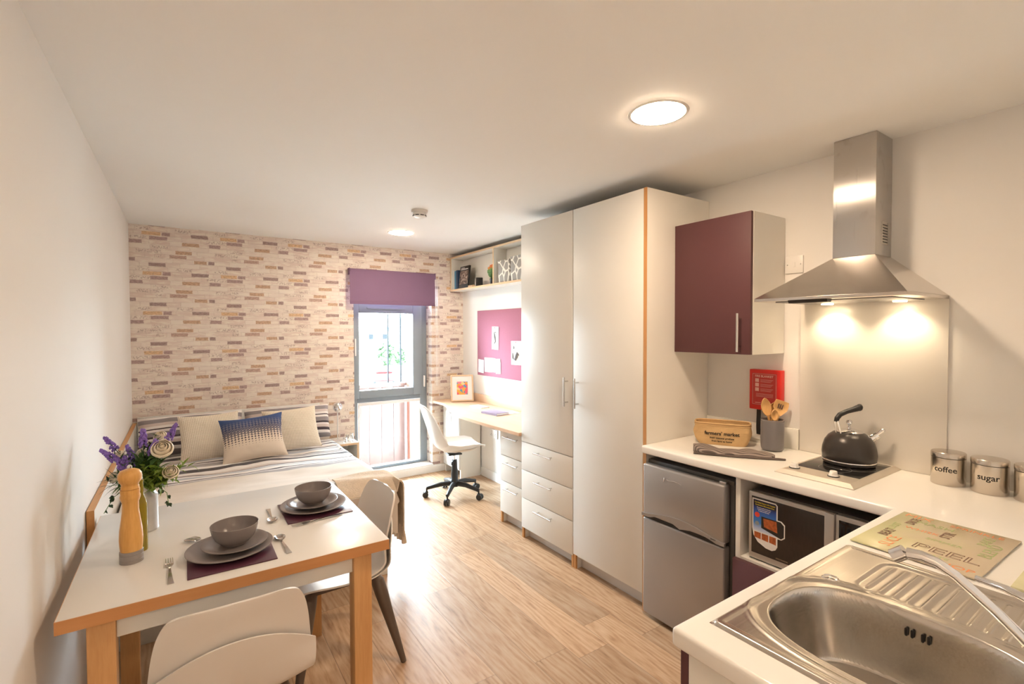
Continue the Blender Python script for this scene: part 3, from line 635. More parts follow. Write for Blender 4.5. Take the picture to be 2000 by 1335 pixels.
b_.ball((0, 0, 0.125), 0.042, (1, 1, 1.45)); t.part('flower_ball', b_, m); t.part('stem', MB().cyl((0, 0, 0.05), (0, 0, 0.08), 0.006, n=8), M['brownfl'])
m, n, b = nt('cell_pattern_card'); B = NB(n); vec, x, y, z = B.xyz()
vo = n.nodes.new('ShaderNodeTexVoronoi'); vo.feature = 'DISTANCE_TO_EDGE'; vo.inputs['Scale'].default_value = 15; mp = n.nodes.new('ShaderNodeMapping'); mp.inputs['Scale'].default_value = (1, 1, 0.75); n.links.new(vec, mp.inputs[0]); n.links.new(mp.outputs[0], vo.inputs['Vector'])
n.links.new(B.mix(B.smooth(vo.outputs[0], 0.05, 0.10), (0.80, 0.77, 0.70), (0.30, 0.285, 0.265)), b.inputs['Base Color'])
for y_, h_, lab in ((3.705, 0.20, 'grey cell-patterned storage box on the shelf, nearest the plant ornament'), (3.50, 0.215, 'grey cell-patterned storage box on the shelf, next to the wardrobe')):
    t = Thing('storage_box', lab, 'box', (2.483, y_, zs), group='patterned boxes on the shelf')
    t.part('body', MB().box((-0.06, -0.095, 0), (0.06, 0.095, h_), 0.002), m); t.part('rim', MB().box((-0.0615, -0.0965, h_-0.02), (-0.0602, 0.0965, h_), 0.0005), m)

# ================================================================== OFFICE CHAIR
t = Thing('office_chair', 'white shell swivel chair on black five-star castor base', 'chair', (2.03, 3.93, 0))
for k in range(5):
    a = R_(20+72*k); c_, s_ = math.cos(a), math.sin(a)
    l = MB(); l.tube([(0.02*c_, 0.02*s_, 0.115), (0.12*c_, 0.12*s_, 0.112), (0.25*c_, 0.25*s_, 0.082)], [0.024, 0.021, 0.015], 10)
    leg = t.part('leg', l, M['black'])
    w = MB(); w.cyl((0.25*c_, 0.25*s_, 0.05), (0.25*c_, 0.25*s_, 0.085), 0.008, n=8)
    for q in (-0.014, 0.014):
        p = Vector((0.262*c_-q*s_, 0.262*s_+q*c_, 0.027)); ax = Vector((-s_, c_, 0)); w.cyl(p-ax*0.009, p+ax*0.009, 0.026, n=18)
    w.ball((0.255*c_, 0.255*s_, 0.045), 0.02, (1, 1, 0.7), 2); t.part('castor', w, M['black'], parent=leg)
t.part('column', MB().lathe([(0, 0.09), (0.04, 0.09), (0.04, 0.135), (0.03, 0.15), (0.032, 0.20), (0.026, 0.26), (0.023, 0.33), (0, 0.33)], n=20), M['black'])
t.part('gas_lift', MB().cyl((0, 0, 0.33), (0, 0, 0.385), 0.012, n=14), M['chrome'])
t.part('lever', MB().tube([(0, 0, 0.33), (-0.03, -0.03, 0.31), (-0.035, -0.035, 0.29)], [0.008, 0.012, 0.009], 8), M['black'])
t.part('mount', MB().box((-0.07, -0.055, 0.380), (0.055, 0.055, 0.394), 0.005), M['black'])
def office_shell(off=0.0):
    # profile: (x forward, z) from front lip to top of the back ; chair faces +x
    P = [(0.235, 0.440), (0.225, 0.452), (0.17, 0.440), (0.08, 0.412), (-0.02, 0.400), (-0.10, 0.412), (-0.165, 0.455), (-0.20, 0.51), (-0.225, 0.58), (-0.25, 0.66), (-0.275, 0.74), (-0.30, 0.815), (-0.312, 0.845)]
    Wd = [0.14, 0.175, 0.205, 0.215, 0.22, 0.222, 0.222, 0.218, 0.212, 0.205, 0.19, 0.15, 0.08]
    Cv = [0.008, 0.018, 0.045, 0.075, 0.090, 0.095, 0.090, 0.08, 0.06, 0.045, 0.035, 0.02, 0.01]
    def fn(u, v):
        q = v*(len(P)-1); i = min(int(q), len(P)-2); f = q-i; f2 = f
        x = P[i][0]*(1-f2)+P[i+1][0]*f2; z = P[i][1]*(1-f2)+P[i+1][1]*f2; w = Wd[i]*(1-f)+Wd[i+1]*f; cv = Cv[i]*(1-f)+Cv[i+1]*f
        s = 2*u-1; e = abs(s)**2.2
        back = min(1, max(0, (v-0.42)/0.22))
        return (x+cv*e*back, s*w, z+cv*e*(1-back))
    return fn
b_ = MB(); b_.grid(office_shell(), 25, 49, thick=0.009); sh = t.part('shell', b_, M['shell'])
b_ = MB(); b_.lathe([(0, 0.0), (0.14, 0.0), (0.165, 0.006), (0.168, 0.016), (0.155, 0.026), (0.08, 0.032), (0, 0.033)], (0.045, 0, 0.428), 36, sx=1.0, sy=1.05); t.part('seat_pad', b_, M['pad'])
t.o.rotation_euler = (0, 0, R_(-8))

# ================================================================== BED
bx0, bx1, by0, by1 = -0.295, 1.03, 2.89, 4.685
t = Thing('double_bed', 'white double bed with low side panel and headboard in the far left corner', 'bed', (0.37, 3.8, 0))
t.part('base', MB().box((bx0, by0, 0.0), (bx1, by1, 0.28), 0.004), M['lam'], world=True)
t.part('mattress', MB().box((bx0+0.01, by0+0.01, 0.281), (bx1-0.01, by1-0.005, 0.50), 0.03, 4), M['white'], world=True)
hb = t.part('headboard', MB().box((XL+0.032, 4.69, 0.0), (1.04, 4.712, 0.835), 0.002), M['lam'], world=True)
sp_ = t.part('side_panel', MB().box((XL+0.003, 2.512, 0.0), (XL+0.0275, 4.72, 0.79)), M['lam'], world=True)
t.part('edging', MB().box((XL+0.003, 2.510, 0.0), (XL+0.0275, 2.5118, 0.7918)).box((XL+0.003, 2.5118, 0.7902), (XL+0.0275, 4.72, 0.7918)), M['edgey'], world=True, label='orange oak edge strip')
# duvet
def duvet_mat():
    m, n, b = nt('striped_duvet'); B = NB(n); vec, x, y, z = B.xyz()
    wob = B.math('MULTIPLY', B.math('SUBTRACT', B.noise(vec, 3, 3, (1, 2, 1)), 0.5), 0.10)
    yy = B.math('ADD', B.math('ADD', y, wob), B.math('MULTIPLY', x, 0.03))
    st = B.math('FRACT', B.math('DIVIDE', yy, 0.40))
    d = n.nodes.new('ShaderNodeValToRGB'); d.color_ramp.interpolation = 'CONSTANT'; e = d.color_ramp.elements
    wht, dk, gy, bl, pk = (0.80, 0.76, 0.73), (0.055, 0.045, 0.055), (0.33, 0.30, 0.30), (0.45, 0.47, 0.52), (0.62, 0.54, 0.50)
    seq = [(0, dk), (0.12, wht), (0.22, gy), (0.36, wht), (0.40, dk), (0.45, wht), (0.56, bl), (0.66, wht), (0.72, dk), (0.78, pk), (0.88, wht)]
    while len(e) < len(seq): e.new(0.5)
    for i, (p, c) in enumerate(seq): e[i].position = p; e[i].color = (*c, 1)
    n.links.new(st, d.inputs[0])
    plain = B.mix(B.noise(vec, 5, 3, (1, 3, 1)), (0.62, 0.54, 0.46), (0.78, 0.70, 0.62))
    col = B.mix(B.smooth(B.math('ADD', yy, B.math('MULTIPLY', x, 0.05)), 3.50-3.8, 3.515-3.8), plain, d.outputs[0])
    n.links.new(col, b.inputs['Base Color']); b.inputs['Roughness'].default_value = 0.9; b.inputs['Sheen Weight'].default_value = 0.2
    return m
M['duvet'] = duvet_mat()
from mathutils import noise as mn
def duvet_z(x, y): return 0.0
def duv(u, v):
    # u across (left wall -> right side hanging), v along (foot -> pillows)
    y = by0-0.03+(4.33-by0+0.03)*v
    s = u*1.62                         # arc length
    wtop = bx1-bx0-0.04+0.03
    if s < wtop: x = bx0+0.012+s; z = 0.565
    else:
        q = s-wtop; rr_ = 0.075
        if q < rr_*1.57: a = q/rr_; x = bx0+0.012+wtop+rr_*math.sin(a)*0.85; z = 0.565-rr_*(1-math.cos(a))
        else: x = bx0+0.012+wtop+rr_*0.85+0.012*math.sin(y*17); z = 0.565-rr_-(q-rr_*1.57)
    wr = mn.noise(Vector((x*2.2, y*4.5, z*3)))*0.020+mn.noise(Vector((x*5, y*9, z*4+3)))*0.008
    if s < wtop: z += wr + 0.012*math.sin((s/wtop)*math.pi)
    else: x += wr*0.5
    ft = max(0, 1-v/0.10); z -= 0.05*ft*ft
    return (x, y, z)
b_ = MB(); b_.grid(duv, 110, 110, thick=0.02)
# hanging foot flap
def flap(u, v):
    x = bx0+0.01+(bx1-bx0+0.03)*u; wr = mn.noise(Vector((x*4, 9, v*2)))*0.012
    return (x, by0-0.035+wr+0.01*v, 0.525-0.255*v)
b_.grid(flap, 60, 14, thick=0.018)
t2 = Thing('duvet', 'duvet striped in dark, grey and white near the pillows, plain beige towards the foot', 'duvet', (0.37, 3.8, 0.0))
t2.part('cover', b_, M['duvet'], world=True)
# knitted throw at the foot corner
def throw_pt(u, v):
    y = 2.842+0.24*v + 0.03*math.sin(u*6)*v
    s = u*0.72; x0 = 0.75
    if s < 0.33: x = x0+s; z = 0.588+0.004*math.sin(y*40+u*8)
    else:
        q = s-0.33; a = min(q/0.05, 1.57); x = x0+0.33+0.042*math.sin(a); z = 0.588-0.05*(1-math.cos(a))-max(0, q-0.0785)
    z += mn.noise(Vector((x*3, y*5, 1)))*0.006 - (0.05*max(0, 1-((y-by0+0.03)/(4.33-by0+0.03))/0.10)**2 if s < 0.33 else 0)
    return (x, y, z)
M['throw'] = mat('beige_knit', (0.66, 0.53, 0.40), 0.95, noise=0.15, scale=40, bump=0.6, bscale=120)
t3 = Thing('throw_blanket', 'beige knitted throw with tasselled corner hanging off the foot of the bed', 'blanket', (0.9, 2.95, 0.5))
b_ = MB(); b_.grid(throw_pt, 50, 24, thick=0.008); t3.part('knit', b_, M['throw'], world=True)
for i, (yy, zz_, ln) in enumerate(((2.86, 0.29, 0.11), (2.90, 0.29, 0.10), (2.945, 0.28, 0.10), (2.99, 0.28, 0.10), (3.03, 0.28, 0.10))):
    b_ = MB(); b_.tube([(1.115, yy, zz_+0.0), (1.12, yy+0.004, zz_-0.04), (1.125, yy, zz_-ln)], [0.006, 0.012, 0.017], 8); t3.part('tassel', b_, M['throw'], world=True)

# pillows and cushions
def pillow_bm(w, h, d, pw=2.6, ear=0.05, seed=0, n=34):
    t = bmesh.new(); 
    def side(sg):
        g = []
        for i in range(n+1):
            row = []
            for j in range(n+1):
                u = 2*i/n-1; v = 2*j/n-1
                x = u*w/2*(1-ear*(1-v*v)*0.0 - 0.07*(1-abs(v)**2)*abs(u)**3*0.0); z = v*h/2
                x *= 1-0.10*(1-v*v)*(abs(u)**4)*(-1)*0 ; 
                # concave edges between pointed corners
                x = u*w/2*(1-ear*(1-v*v)); z = v*h/2*(1-ear*(1-u*u))
                th = d/2*(max(0, (1-abs(u)**pw))**0.55)*(max(0, (1-abs(v)**pw))**0.55)
                th *= 1+0.10*mn.noise(Vector((u*1.7+seed, v*1.7, seed)))+0.05*mn.noise(Vector((u*5+seed, v*5, seed+4)))
                row.append((x, sg*th, z+h/2))
            g.append(row)
        return g
    for sg in (1, -1):
        g = side(sg); vs = [[t.verts.new(p) for p in r] for r in g]
        for i in range(n):
            for j in range(n): t.faces.new((vs[i][j], vs[i+1][j], vs[i+1][j+1], vs[i][j+1]))
    bmesh.ops.remove_doubles(t, verts=t.verts, dist=1e-5); bmesh.ops.recalc_face_normals(t, faces=t.faces); return t
def stripe_mat():
    m, n, b = nt('striped_pillowcase'); B = NB(n); vec, x, y, z = B.xyz()
    zz = B.math('ADD', z, B.math('MULTIPLY', B.math('SUBTRACT', B.noise(vec, 4, 2), 0.5), 0.03))
    st = B.math('FRACT', B.math('DIVIDE', zz, 0.24)); d = n.nodes.new('ShaderNodeValToRGB'); d.color_ramp.interpolation = 'CONSTANT'; e = d.color_ramp.elements
    wht, dk, gy, pk = (0.76, 0.71, 0.69), (0.06, 0.045, 0.055), (0.27, 0.24, 0.25), (0.60, 0.50, 0.47)
    seq = [(0, gy), (0.14, wht), (0.24, dk), (0.34, pk), (0.44, wht), (0.50, dk), (0.56, gy), (0.70, wht), (0.78, dk), (0.82, wht), (0.90, pk)]
    while len(e) < len(seq): e.new(0.5)
    for i, (p, c) in enumerate(seq): e[i].position = p; e[i].color = (*c, 1)
    n.links.new(st, d.inputs[0]); n.links.new(d.outputs[0], b.inputs['Base Color']); b.inputs['Roughness'].default_value = 0.9; return m
def knit_mat():
    m, n, b = nt('cream_diagonal_knit'); B = NB(n); vec, x, y, z = B.xyz()
    w = B.math('SINE', B.math('MULTIPLY', B.math('ADD', x, z), 330.0)); w2 = B.math('SINE', B.math('MULTIPLY', B.math('SUBTRACT', x, B.math('MULTIPLY', z, 1.1)), 260.0))
    h = B.math('MULTIPLY', w, w2)
    n.links.new(B.mix(B.smooth(h, -0.5, 0.6), (0.74, 0.63, 0.51), (0.86, 0.77, 0.65)), b.inputs['Base Color'])
    u = n.nodes.new('ShaderNodeBump'); u.inputs['Strength'].default_value = 0.5; u.inputs['Distance'].default_value = 0.004; n.links.new(h, u.inputs['Height']); n.links.new(u.outputs[0], b.inputs['Normal']); b.inputs['Roughness'].default_value = 0.95; return m
def blue_mat():
    m, n, b = nt('blue_patterned_weave'); B = NB(n); vec, x, y, z = B.xyz()
    P = 0.021
    fx = B.math('ABSOLUTE', B.math('SUBTRACT', B.math('FRACT', B.math('DIVIDE', x, P)), 0.5)); rz_ = B.math('DIVIDE', z, P*0.8)
    row = B.math('FLOOR', rz_); fz = B.math('ABSOLUTE', B.math('SUBTRACT', B.math('FRACT', rz_), 0.5))
    d = B.math('MULTIPLY', B.math('ADD', fx, fz), 1.0)        # 0 centre .. 1 corner : diamonds
    zn = B.math('DIVIDE', z, 0.355)
    thr = B.math('ADD', B.math('MULTIPLY', B.math('SUBTRACT', zn, 0.30), 2.1), 0.10)
    blue = B.ramp(zn, [(0.25, (0.10, 0.075, 0.09)), (0.52, (0.055, 0.05, 0.085)), (0.70, (0.04, 0.055, 0.14)), (0.92, (0.045, 0.085, 0.22))])
    msk = B.smooth(B.math('SUBTRACT', thr, d), -0.05, 0.05)
    ring = B.math('MULTIPLY', B.smooth(B.math('ABSOLUTE', B.math('SUBTRACT', d, 0.33)), 0.09, 0.03), B.math('MULTIPLY', B.smooth(zn, 0.44, 0.5), B.math('SUBTRACT', 1.0, B.smooth(zn, 0.74, 0.9))))
    col = B.mix(msk, (0.74, 0.63, 0.52), blue); col = B.mix(B.math('MULTIPLY', ring, 0.75), col, (0.66, 0.58, 0.52))
    n.links.new(col, b.inputs['Base Color']); b.inputs['Roughness'].default_value = 0.9; return m
M['stripe'] = stripe_mat(); M['knit'] = knit_mat(); M['blue'] = blue_mat()
def cushion(name, lab, w, h, d, loc, lean, rz, m, seed, roll_=0, ear=0.04, pw=2.6, group=None):
    t = Thing(name, lab, 'pillow' if name == 'pillow' else 'cushion', loc, group=group); t.o.rotation_euler = (R_(lean), R_(roll_), R_(rz))
    b_ = MB(); b_.add(pillow_bm(w, h, d, pw, ear, seed)); t.part('cover', b_, m); return t
cushion('pillow', 'striped pillow on the left half of the bed, behind the flowers', 0.68, 0.30, 0.15, (0.06, 4.42, 0.575), -22, 1, M['stripe'], 1, ear=0.02, pw=4, group='striped pillows')
cushion('pillow', 'striped pillow on the right half of the bed, next to the bedside lamp', 0.66, 0.29, 0.16, (0.74, 4.43, 0.575), -22, -2, M['stripe'], 5, ear=0.02, pw=4, group='striped pillows')
cushion('cushion', 'cream knitted cushion to the left of the blue cushion', 0.39, 0.37, 0.13, (0.17, 4.09, 0.57), -33, 2, M['knit'], 9, roll_=-1, ear=0.075, group='cream cushions')
cushion('cushion', 'cream knitted cushion behind and right of the blue cushion', 0.40, 0.36, 0.13, (0.715, 4.05, 0.575), -33, 0, M['knit'], 13, roll_=-2, ear=0.075, group='cream cushions')
cushion('cushion', 'blue cushion fading through a dotted pattern to cream, front of the bed', 0.42, 0.355, 0.13, (0.425, 3.87, 0.578), -35, -3, M['blue'], 17, roll_=-4, ear=0.10)

# ================================================================== BEDSIDE
t = Thing('bedside_unit', 'white open bedside unit with oak edges beside the bed', 'bedside table', (1.17, 4.5, 0))
c = MB(); X0, X1, Y0, Y1 = 1.105, 1.31, 4.40, 4.70
c.box((X0, Y0+0.002, 0.475), (X1, Y1, 0.493)); c.box((X0, Y0+0.002, 0), (X0+0.018, Y1, 0.475)); c.box((X1-0.018, Y0+0.002, 0), (X1, Y1, 0.475)); c.box((X0+0.018, Y1-0.01, 0.02), (X1-0.018, Y1, 0.475)); c.box((X0+0.018, Y0+0.002, 0.19), (X1-0.018, Y1-0.01, 0.208))
t.part('carcass', c, M['lam'], world=True); e = MB(); e.box((X0, Y0, 0.475), (X1, Y0+0.0018, 0.493)); e.box((X1-0.018, Y0, 0), (X1, Y0+0.0018, 0.475)); t.part('edging', e, M['ltwood'], world=True, label='oak edging')
t = Thing('bedside_lamp', 'chrome bedside lamp with round head on a slim stem', 'lamp', (1.165, 4.56, 0.494))
t.part('base', MB().lathe([(0, 0), (0.045, 0), (0.045, 0.006), (0.012, 0.014), (0, 0.014)], n=28), M['chrome']); t.part('stem', MB().cyl((0, 0, 0.012), (0, 0, 0.29), 0.005, n=10), M['white'])
t.part('lamp_shade', MB().lathe([(0.036, -0.030), (0.042, -0.01), (0.04, 0.012), (0.024, 0.034), (0, 0.042)], (0, 0, 0.315), 28), M['chrome']); t.part('bulb', MB().ball((0, 0, 0.29), 0.028), M['white'])
for i, (x, y, h) in enumerate(((1.20, 4.46, 0.045), (1.235, 4.50, 0.06), (1.265, 4.46, 0.05), (1.28, 4.53, 0.065))):
    labs = ['first from the lamp of the four small glass votive holders', 'second from the lamp of the four small glass votive holders', 'third from the lamp of the four small glass votive holders', 'tallest glass votive holder, furthest from the lamp']
    t = Thing('votive_holder', labs[i], 'candle holder', (x, y, 0.4935), group='glass votive holders by the bed')
    t.part('glass', MB().lathe([(0, 0), (0.012, 0), (0.006, h*0.3), (0.013, h*0.6), (0.015, h), (0.013, h), (0.011, h*0.62), (0, h*0.5)], n=18), M['clear'])
    t.part('candle', MB().lathe([(0, h*0.55), (0.009, h*0.62), (0.009, h*0.8), (0, h*0.8)], n=12), M['white'])
tag(obj('book', MB().box((1.14, 4.45, 0.2085), (1.27, 4.62, 0.232), 0.002), mat('blue_grey_book', (0.25, 0.3, 0.36), 0.6, noise=0.1)), 'blue-grey book lying in the bedside unit', 'book')

# ================================================================== DINING TABLE
TX0, TX1, TY0, TY1, TZ = -0.285, 0.607, 1.687, 2.567, 0.75
t = Thing('dining_table', 'white-topped beech dining table laid for two', 'table', (0.16, 2.13, 0))
t.part('tabletop', MB().box((TX0+0.0015, TY0+0.0015, TZ-0.035), (TX1-0.0015, TY1-0.0015, TZ), 0.0005), M['ttop'], world=True)
e = MB(); e.box((TX0, TY0, TZ-0.036), (TX1, TY0+0.0014, TZ-0.0008)); e.box((TX0, TY1-0.0014, TZ-0.036), (TX1, TY1, TZ-0.0008)); e.box((TX0, TY0+0.0014, TZ-0.036), (TX0+0.0014, TY1-0.0014, TZ-0.0008)); e.box((TX1-0.0014, TY0+0.0014, TZ-0.036), (TX1, TY1-0.0014, TZ-0.0008))
t.part('edging', e, M['tedge'], world=True, label='orange beech edge band')
lx0, lx1, ly0, ly1 = -0.225, 0.548, 1.705, 2.545; q = 0.062
for a, b2 in ((lx0, ly0), (lx1-q, ly0), (lx0, ly1-q), (lx1-q, ly1-q)):
    t.part('leg', MB().box((a, b2, 0), (a+q, b2+q, TZ-0.0365), 0.002), M['tleg'], world=True)
ap = MB(); ap.box((lx0+q+0.001, ly0+0.018, TZ-0.10), (lx1-q-0.001, ly0+0.036, TZ-0.0365)); ap.box((lx0+q+0.001, ly1-0.036, TZ-0.10), (lx1-q-0.001, ly1-0.018, TZ-0.0365)); ap.box((lx0+0.018, ly0+q+0.001, TZ-0.10), (lx0+0.036, ly1-q-0.001, TZ-0.0365)); ap.box((lx1-0.036, ly0+q+0.001, TZ-0.10), (lx1-0.018, ly1-q-0.001, TZ-0.0365))
t.part('apron', ap, M['lam'], world=True)

# settings
tz = TZ+0.0003
def placemat(x0, y0, x1, y1, lab):
    t = Thing('placemat', lab, 'placemat', ((x0+x1)/2, (y0+y1)/2, tz), group='plum placemats'); w, d = (x1-x0)/2, (y1-y0)/2
    t.part('mat', MB().box((-w, -d, 0), (w, d, 0.004), 0.0012), M['mat'])
placemat(0.002, 1.745, 0.250, 1.975, 'plum square placemat under the nearer place setting'); placemat(0.328, 2.03, 0.578, 2.28, 'plum square placemat under the farther place setting')
def plate(r, name, lab, x, y, z, g):
    t = Thing(name, lab, 'plate', (x, y, z), group=g)
    t.part('dish', MB().lathe([(0, 0.0), (r*0.6, 0), (r*0.62, 0.003), (r*0.80, 0.010), (r, 0.016), (r*1.0, 0.0185), (r*0.985, 0.019), (r*0.82, 0.0135), (r*0.66, 0.0065), (r*0.60, 0.005), (0, 0.005)], n=64), M['grey'])
    t.part('foot_ring', MB().lathe([(r*0.5, 0.0), (r*0.55, -0.0), (r*0.55, -0.0008), (r*0.5, -0.0008)], n=48), M['grey'])
def bowl(lab, x, y, z):
    t = Thing('bowl', lab, 'bowl', (x, y, z), group='grey stoneware bowls')
    t.part('body', MB().lathe([(0, 0.004), (0.034, 0.004), (0.036, 0.002), (0.045, 0.006), (0.060, 0.022), (0.069, 0.042), (0.073, 0.062), (0.0735, 0.0655), (0.0715, 0.066), (0.067, 0.043), (0.057, 0.024), (0.040, 0.011), (0, 0.008)], n=64), M['grey'])
    t.part('foot_ring', MB().lathe([(0.036, 0.0), (0.038, 0.0), (0.038, 0.006), (0.034, 0.006), (0.034, 0.0), (0.036, 0)], n=48), M['grey'])
px, py = 0.125, 1.893
plate(0.130, 'dinner_plate', 'large grey dinner plate of the nearer place setting', px, py, tz+0.0052, 'grey dinner plates')
plate(0.100, 'side_plate', 'smaller grey plate stacked on the nearer dinner plate', px+0.015, py+0.002, tz+0.0165, 'grey side plates')
bowl('grey bowl stacked on the plates of the nearer place setting', px+0.015, py+0.015, tz+0.0235)
qx, qy = 0.452, 2.155
plate(0.130, 'dinner_plate', 'large grey dinner plate of the farther place setting', qx, qy+0.01, tz+0.0052, 'grey dinner plates')
plate(0.100, 'side_plate', 'smaller grey plate stacked on the farther dinner plate', qx-0.005, qy+0.012, tz+0.0165, 'grey side plates')
bowl('grey bowl stacked on the plates of the farther place setting', qx-0.0, qy+0.018, tz+0.0235)
def cutl(kind, lab, x, y, ang, L=0.19, z=tz, side=0):
    t = Thing(kind, lab, kind, (x, y, z), rz=R_(ang), group='cutlery on the dining table')
    h = MB(); Lh = L*0.62
    h.grid(lambda u, v: ((u-0.5)*(0.006+0.011*v**2), -Lh*v, 0.003+0.004*math.sin((1-v)*3.0)*1.0), 5, 12, thick=0.0022)
    t.part('handle', h, M['cutlery'])
    k = MB()
    if kind == 'fork':
        k.grid(lambda u, v: ((u-0.5)*(0.006+0.016*min(1, v*1.6)), 0.032*v, 0.003+0.004*(1-v)-0.001+0.003*v), 6, 8, thick=0.0018)
        for i in range(4): xx_ = -0.0094+i*0.00627; k.tube([(xx_, 0.032, 0.005), (xx_, 0.052, 0.0042), (xx_*0.95, 0.072, 0.007)], [0.0017, 0.0015, 0.0008], 6)
        t.part('tines', k, M['cutlery'])
    else:
        k.grid(lambda u, v: (((u-0.5)*2)*0.018*(max(0.0, 1-abs(2*v-1)**2.3))**0.5+0.0, 0.055*v, 0.0025+0.009*((u-0.5)*2)**2*(1-abs(2*v-1))+0.004*abs(2*v-1)**2), 9, 14, thick=0.0014)
        t.part('bowl', k, M['cutlery'])
cutl('fork', 'fork lying left of the nearer placemat', -0.043, 1.865, 2)
cutl('spoon', 'spoon lying right of the nearer placemat, bowl pointing away', 0.282, 1.882, 3)
cutl('spoon', 'spoon mostly hidden behind the nearer plates', 0.045, 2.052, 65, L=0.15)
cutl('spoon', 'spoon between the two settings with its bowl pointing to the viewer', 0.285, 2.135, 178, L=0.19)
cutl('fork', 'fork lying in front of the farther placemat', 0.405, 2.005, 98, L=0.20)

# pepper mill
t = Thing('pepper_mill', 'tall turned wooden pepper mill with a grey base on the table', 'pepper mill', (-0.147, 2.0, tz))
t.part('base', MB().lathe([(0, 0), (0.032, 0), (0.032, 0.010), (0.0305, 0.011), (0.0305, 0.0125), (0.032, 0.0135), (0.032, 0.024), (0.0305, 0.025), (0.0305, 0.0265), (0.032, 0.0275), (0.0318, 0.036), (0.03, 0.038), (0, 0.038)], n=40), M['millg'])
t.part('body', MB().lathe([(0, 0.0385), (0.0295, 0.0385), (0.031, 0.055), (0.032, 0.075), (0.0305, 0.105), (0.026, 0.14), (0.0225, 0.17), (0.0225, 0.195), (0.0265, 0.207), (0.0275, 0.215), (0.0255, 0.221), (0.0265, 0.228), (0.0265, 0.238), (0, 0.238)], n=40), M['mill'])
t.part('head', MB().lathe([(0, 0.2385), (0.0245, 0.2385), (0.0245, 0.246), (0.023, 0.249), (0.0245, 0.256), (0.030, 0.264), (0.0325, 0.275), (0.0315, 0.288), (0.026, 0.297), (0.015, 0.302), (0, 0.303)], n=40), M['mill'])
t.part('knob', MB().lathe([(0, 0.303), (0.006, 0.303), (0.007, 0.308), (0.0065, 0.313), (0.003, 0.316), (0, 0.316)], n=20), M['chrome'])
# oil bottle
t = Thing('oil_bottle', 'slim glass bottle of yellow-green oil behind the pepper mill', 'bottle', (-0.126, 2.083, tz))
t.part('glass', MB().lathe([(0, 0), (0.0175, 0), (0.019, 0.003), (0.019, 0.155), (0.016, 0.175), (0.010, 0.19), (0.009, 0.235), (0.011, 0.238), (0.011, 0.243), (0, 0.243)], n=28), M['oil'])
t.part('stopper', MB().lathe([(0, 0.2435), (0.008, 0.2435), (0.007, 0.262), (0.0, 0.264)], n=16), M['chrome'])
# milk can vase
VX, VY = -0.126, 2.29
t = Thing('milk_can_vase', 'small galvanised milk can used as a vase behind the pepper mill', 'vase', (VX, VY, tz))
t.part('body', MB().lathe([(0, 0), (0.041, 0), (0.043, 0.004), (0.043, 0.006), (0.042, 0.008), (0.042, 0.120), (0.0428, 0.124), (0.0405, 0.132), (0.030, 0.150), (0.028, 0.156), (0.0285, 0.168), (0.036, 0.180), (0.037, 0.182), (0.0345, 0.182), (0.027, 0.170), (0.026, 0.155), (0.038, 0.128), (0.039, 0.01), (0, 0.008)], n=44), M['can'])
b_ = MB(); b_.tube([(0.041, 0, 0.122), (0.052, 0, 0.142), (0.048, 0, 0.165), (0.034, 0, 0.175)], 0.0025, 8); t.part('handle', b_, M['can'])
b_ = MB(); b_.tube([(-0.041, 0, 0.122), (-0.052, 0, 0.142), (-0.048, 0, 0.165), (-0.034, 0, 0.175)], 0.0025, 8); t.part('handle', b_, M['can'])
# flowers: offsets (right, depth, up) relative to the vase mouth
fr = Vector((math.cos(yaw), -math.sin(yaw), 0)); fd = Vector((math.sin(yaw), math.cos(yaw), 0))
def FP(a, d, h): return fr*a+fd*d+Vector((0, 0, h))
def leaf(mb, base, tip, w, side, n=6, curl=0.15):
    base, tip = Vector(base), Vector(tip); d = tip-base; s = d.cross(Vector(side)).normalized(); nn = s.cross(d).normalized()
    t = bmesh.new(); L_ = []; Rr = []; C_ = []
    for i in range(n+1):
        k = i/n; p = base+d*k+nn*curl*d.length*math.sin(k*3.14)*0.5; ww = w*math.sin(min(1, k*1.15+0.05)*3.05)**0.8 if 0 < k < 1 else w*0.05
        L_.append(t.verts.new(p+s*ww+nn*ww*0.3)); C_.append(t.verts.new(p)); Rr.append(t.verts.new(p-s*ww+nn*ww*0.3))
    for i in range(n): t.faces.new((L_[i], L_[i+1], C_[i+1], C_[i])); t.faces.new((C_[i], C_[i+1], Rr[i+1], Rr[i]))
    bmesh.ops.solidify(t, geom=t.faces[:], thickness=0.0008)
    mb.add(t)
rn = random.Random(11)
base0 = Vector((0, 0, 0.05))
def stem_pts(tip, low=0.05):
    tip = Vector(tip); mouth = Vector((tip.x*0.12, tip.y*0.12, 0.165))
    mouth.x = max(-0.018, min(0.018, mouth.x)); mouth.y = max(-0.018, min(0.018, mouth.y))
    return [Vector((-mouth.x*0.5, -mouth.y*0.5, low)), mouth, mouth.lerp(tip, 0.5)+Vector((0, 0, 0.02)), tip]
lav_t = [((-0.128, 0.0, 0.330), 'outermost upper-left lavender sprig'), ((-0.122, -0.02, 0.292), 'lavender sprig at the lower left of the bunch'), ((-0.082, -0.01, 0.262), 'plump lavender sprig left of the pepper mill'), ((-0.055, 0.0, 0.258), 'lavender sprig just above the pepper mill, left'),
         ((-0.045, -0.03, 0.235), 'lavender sprig drooping over the pepper mill'), ((0.0, 0.0, 0.352), 'tallest lavender sprig in the middle of the bunch'), ((0.048, -0.01, 0.318), 'lavender sprig in front of the large cream rose'), ((0.098, 0.02, 0.372), 'topmost right lavender sprig'), ((-0.075, 0.03, 0.29), 'lavender sprig between the left roses')]
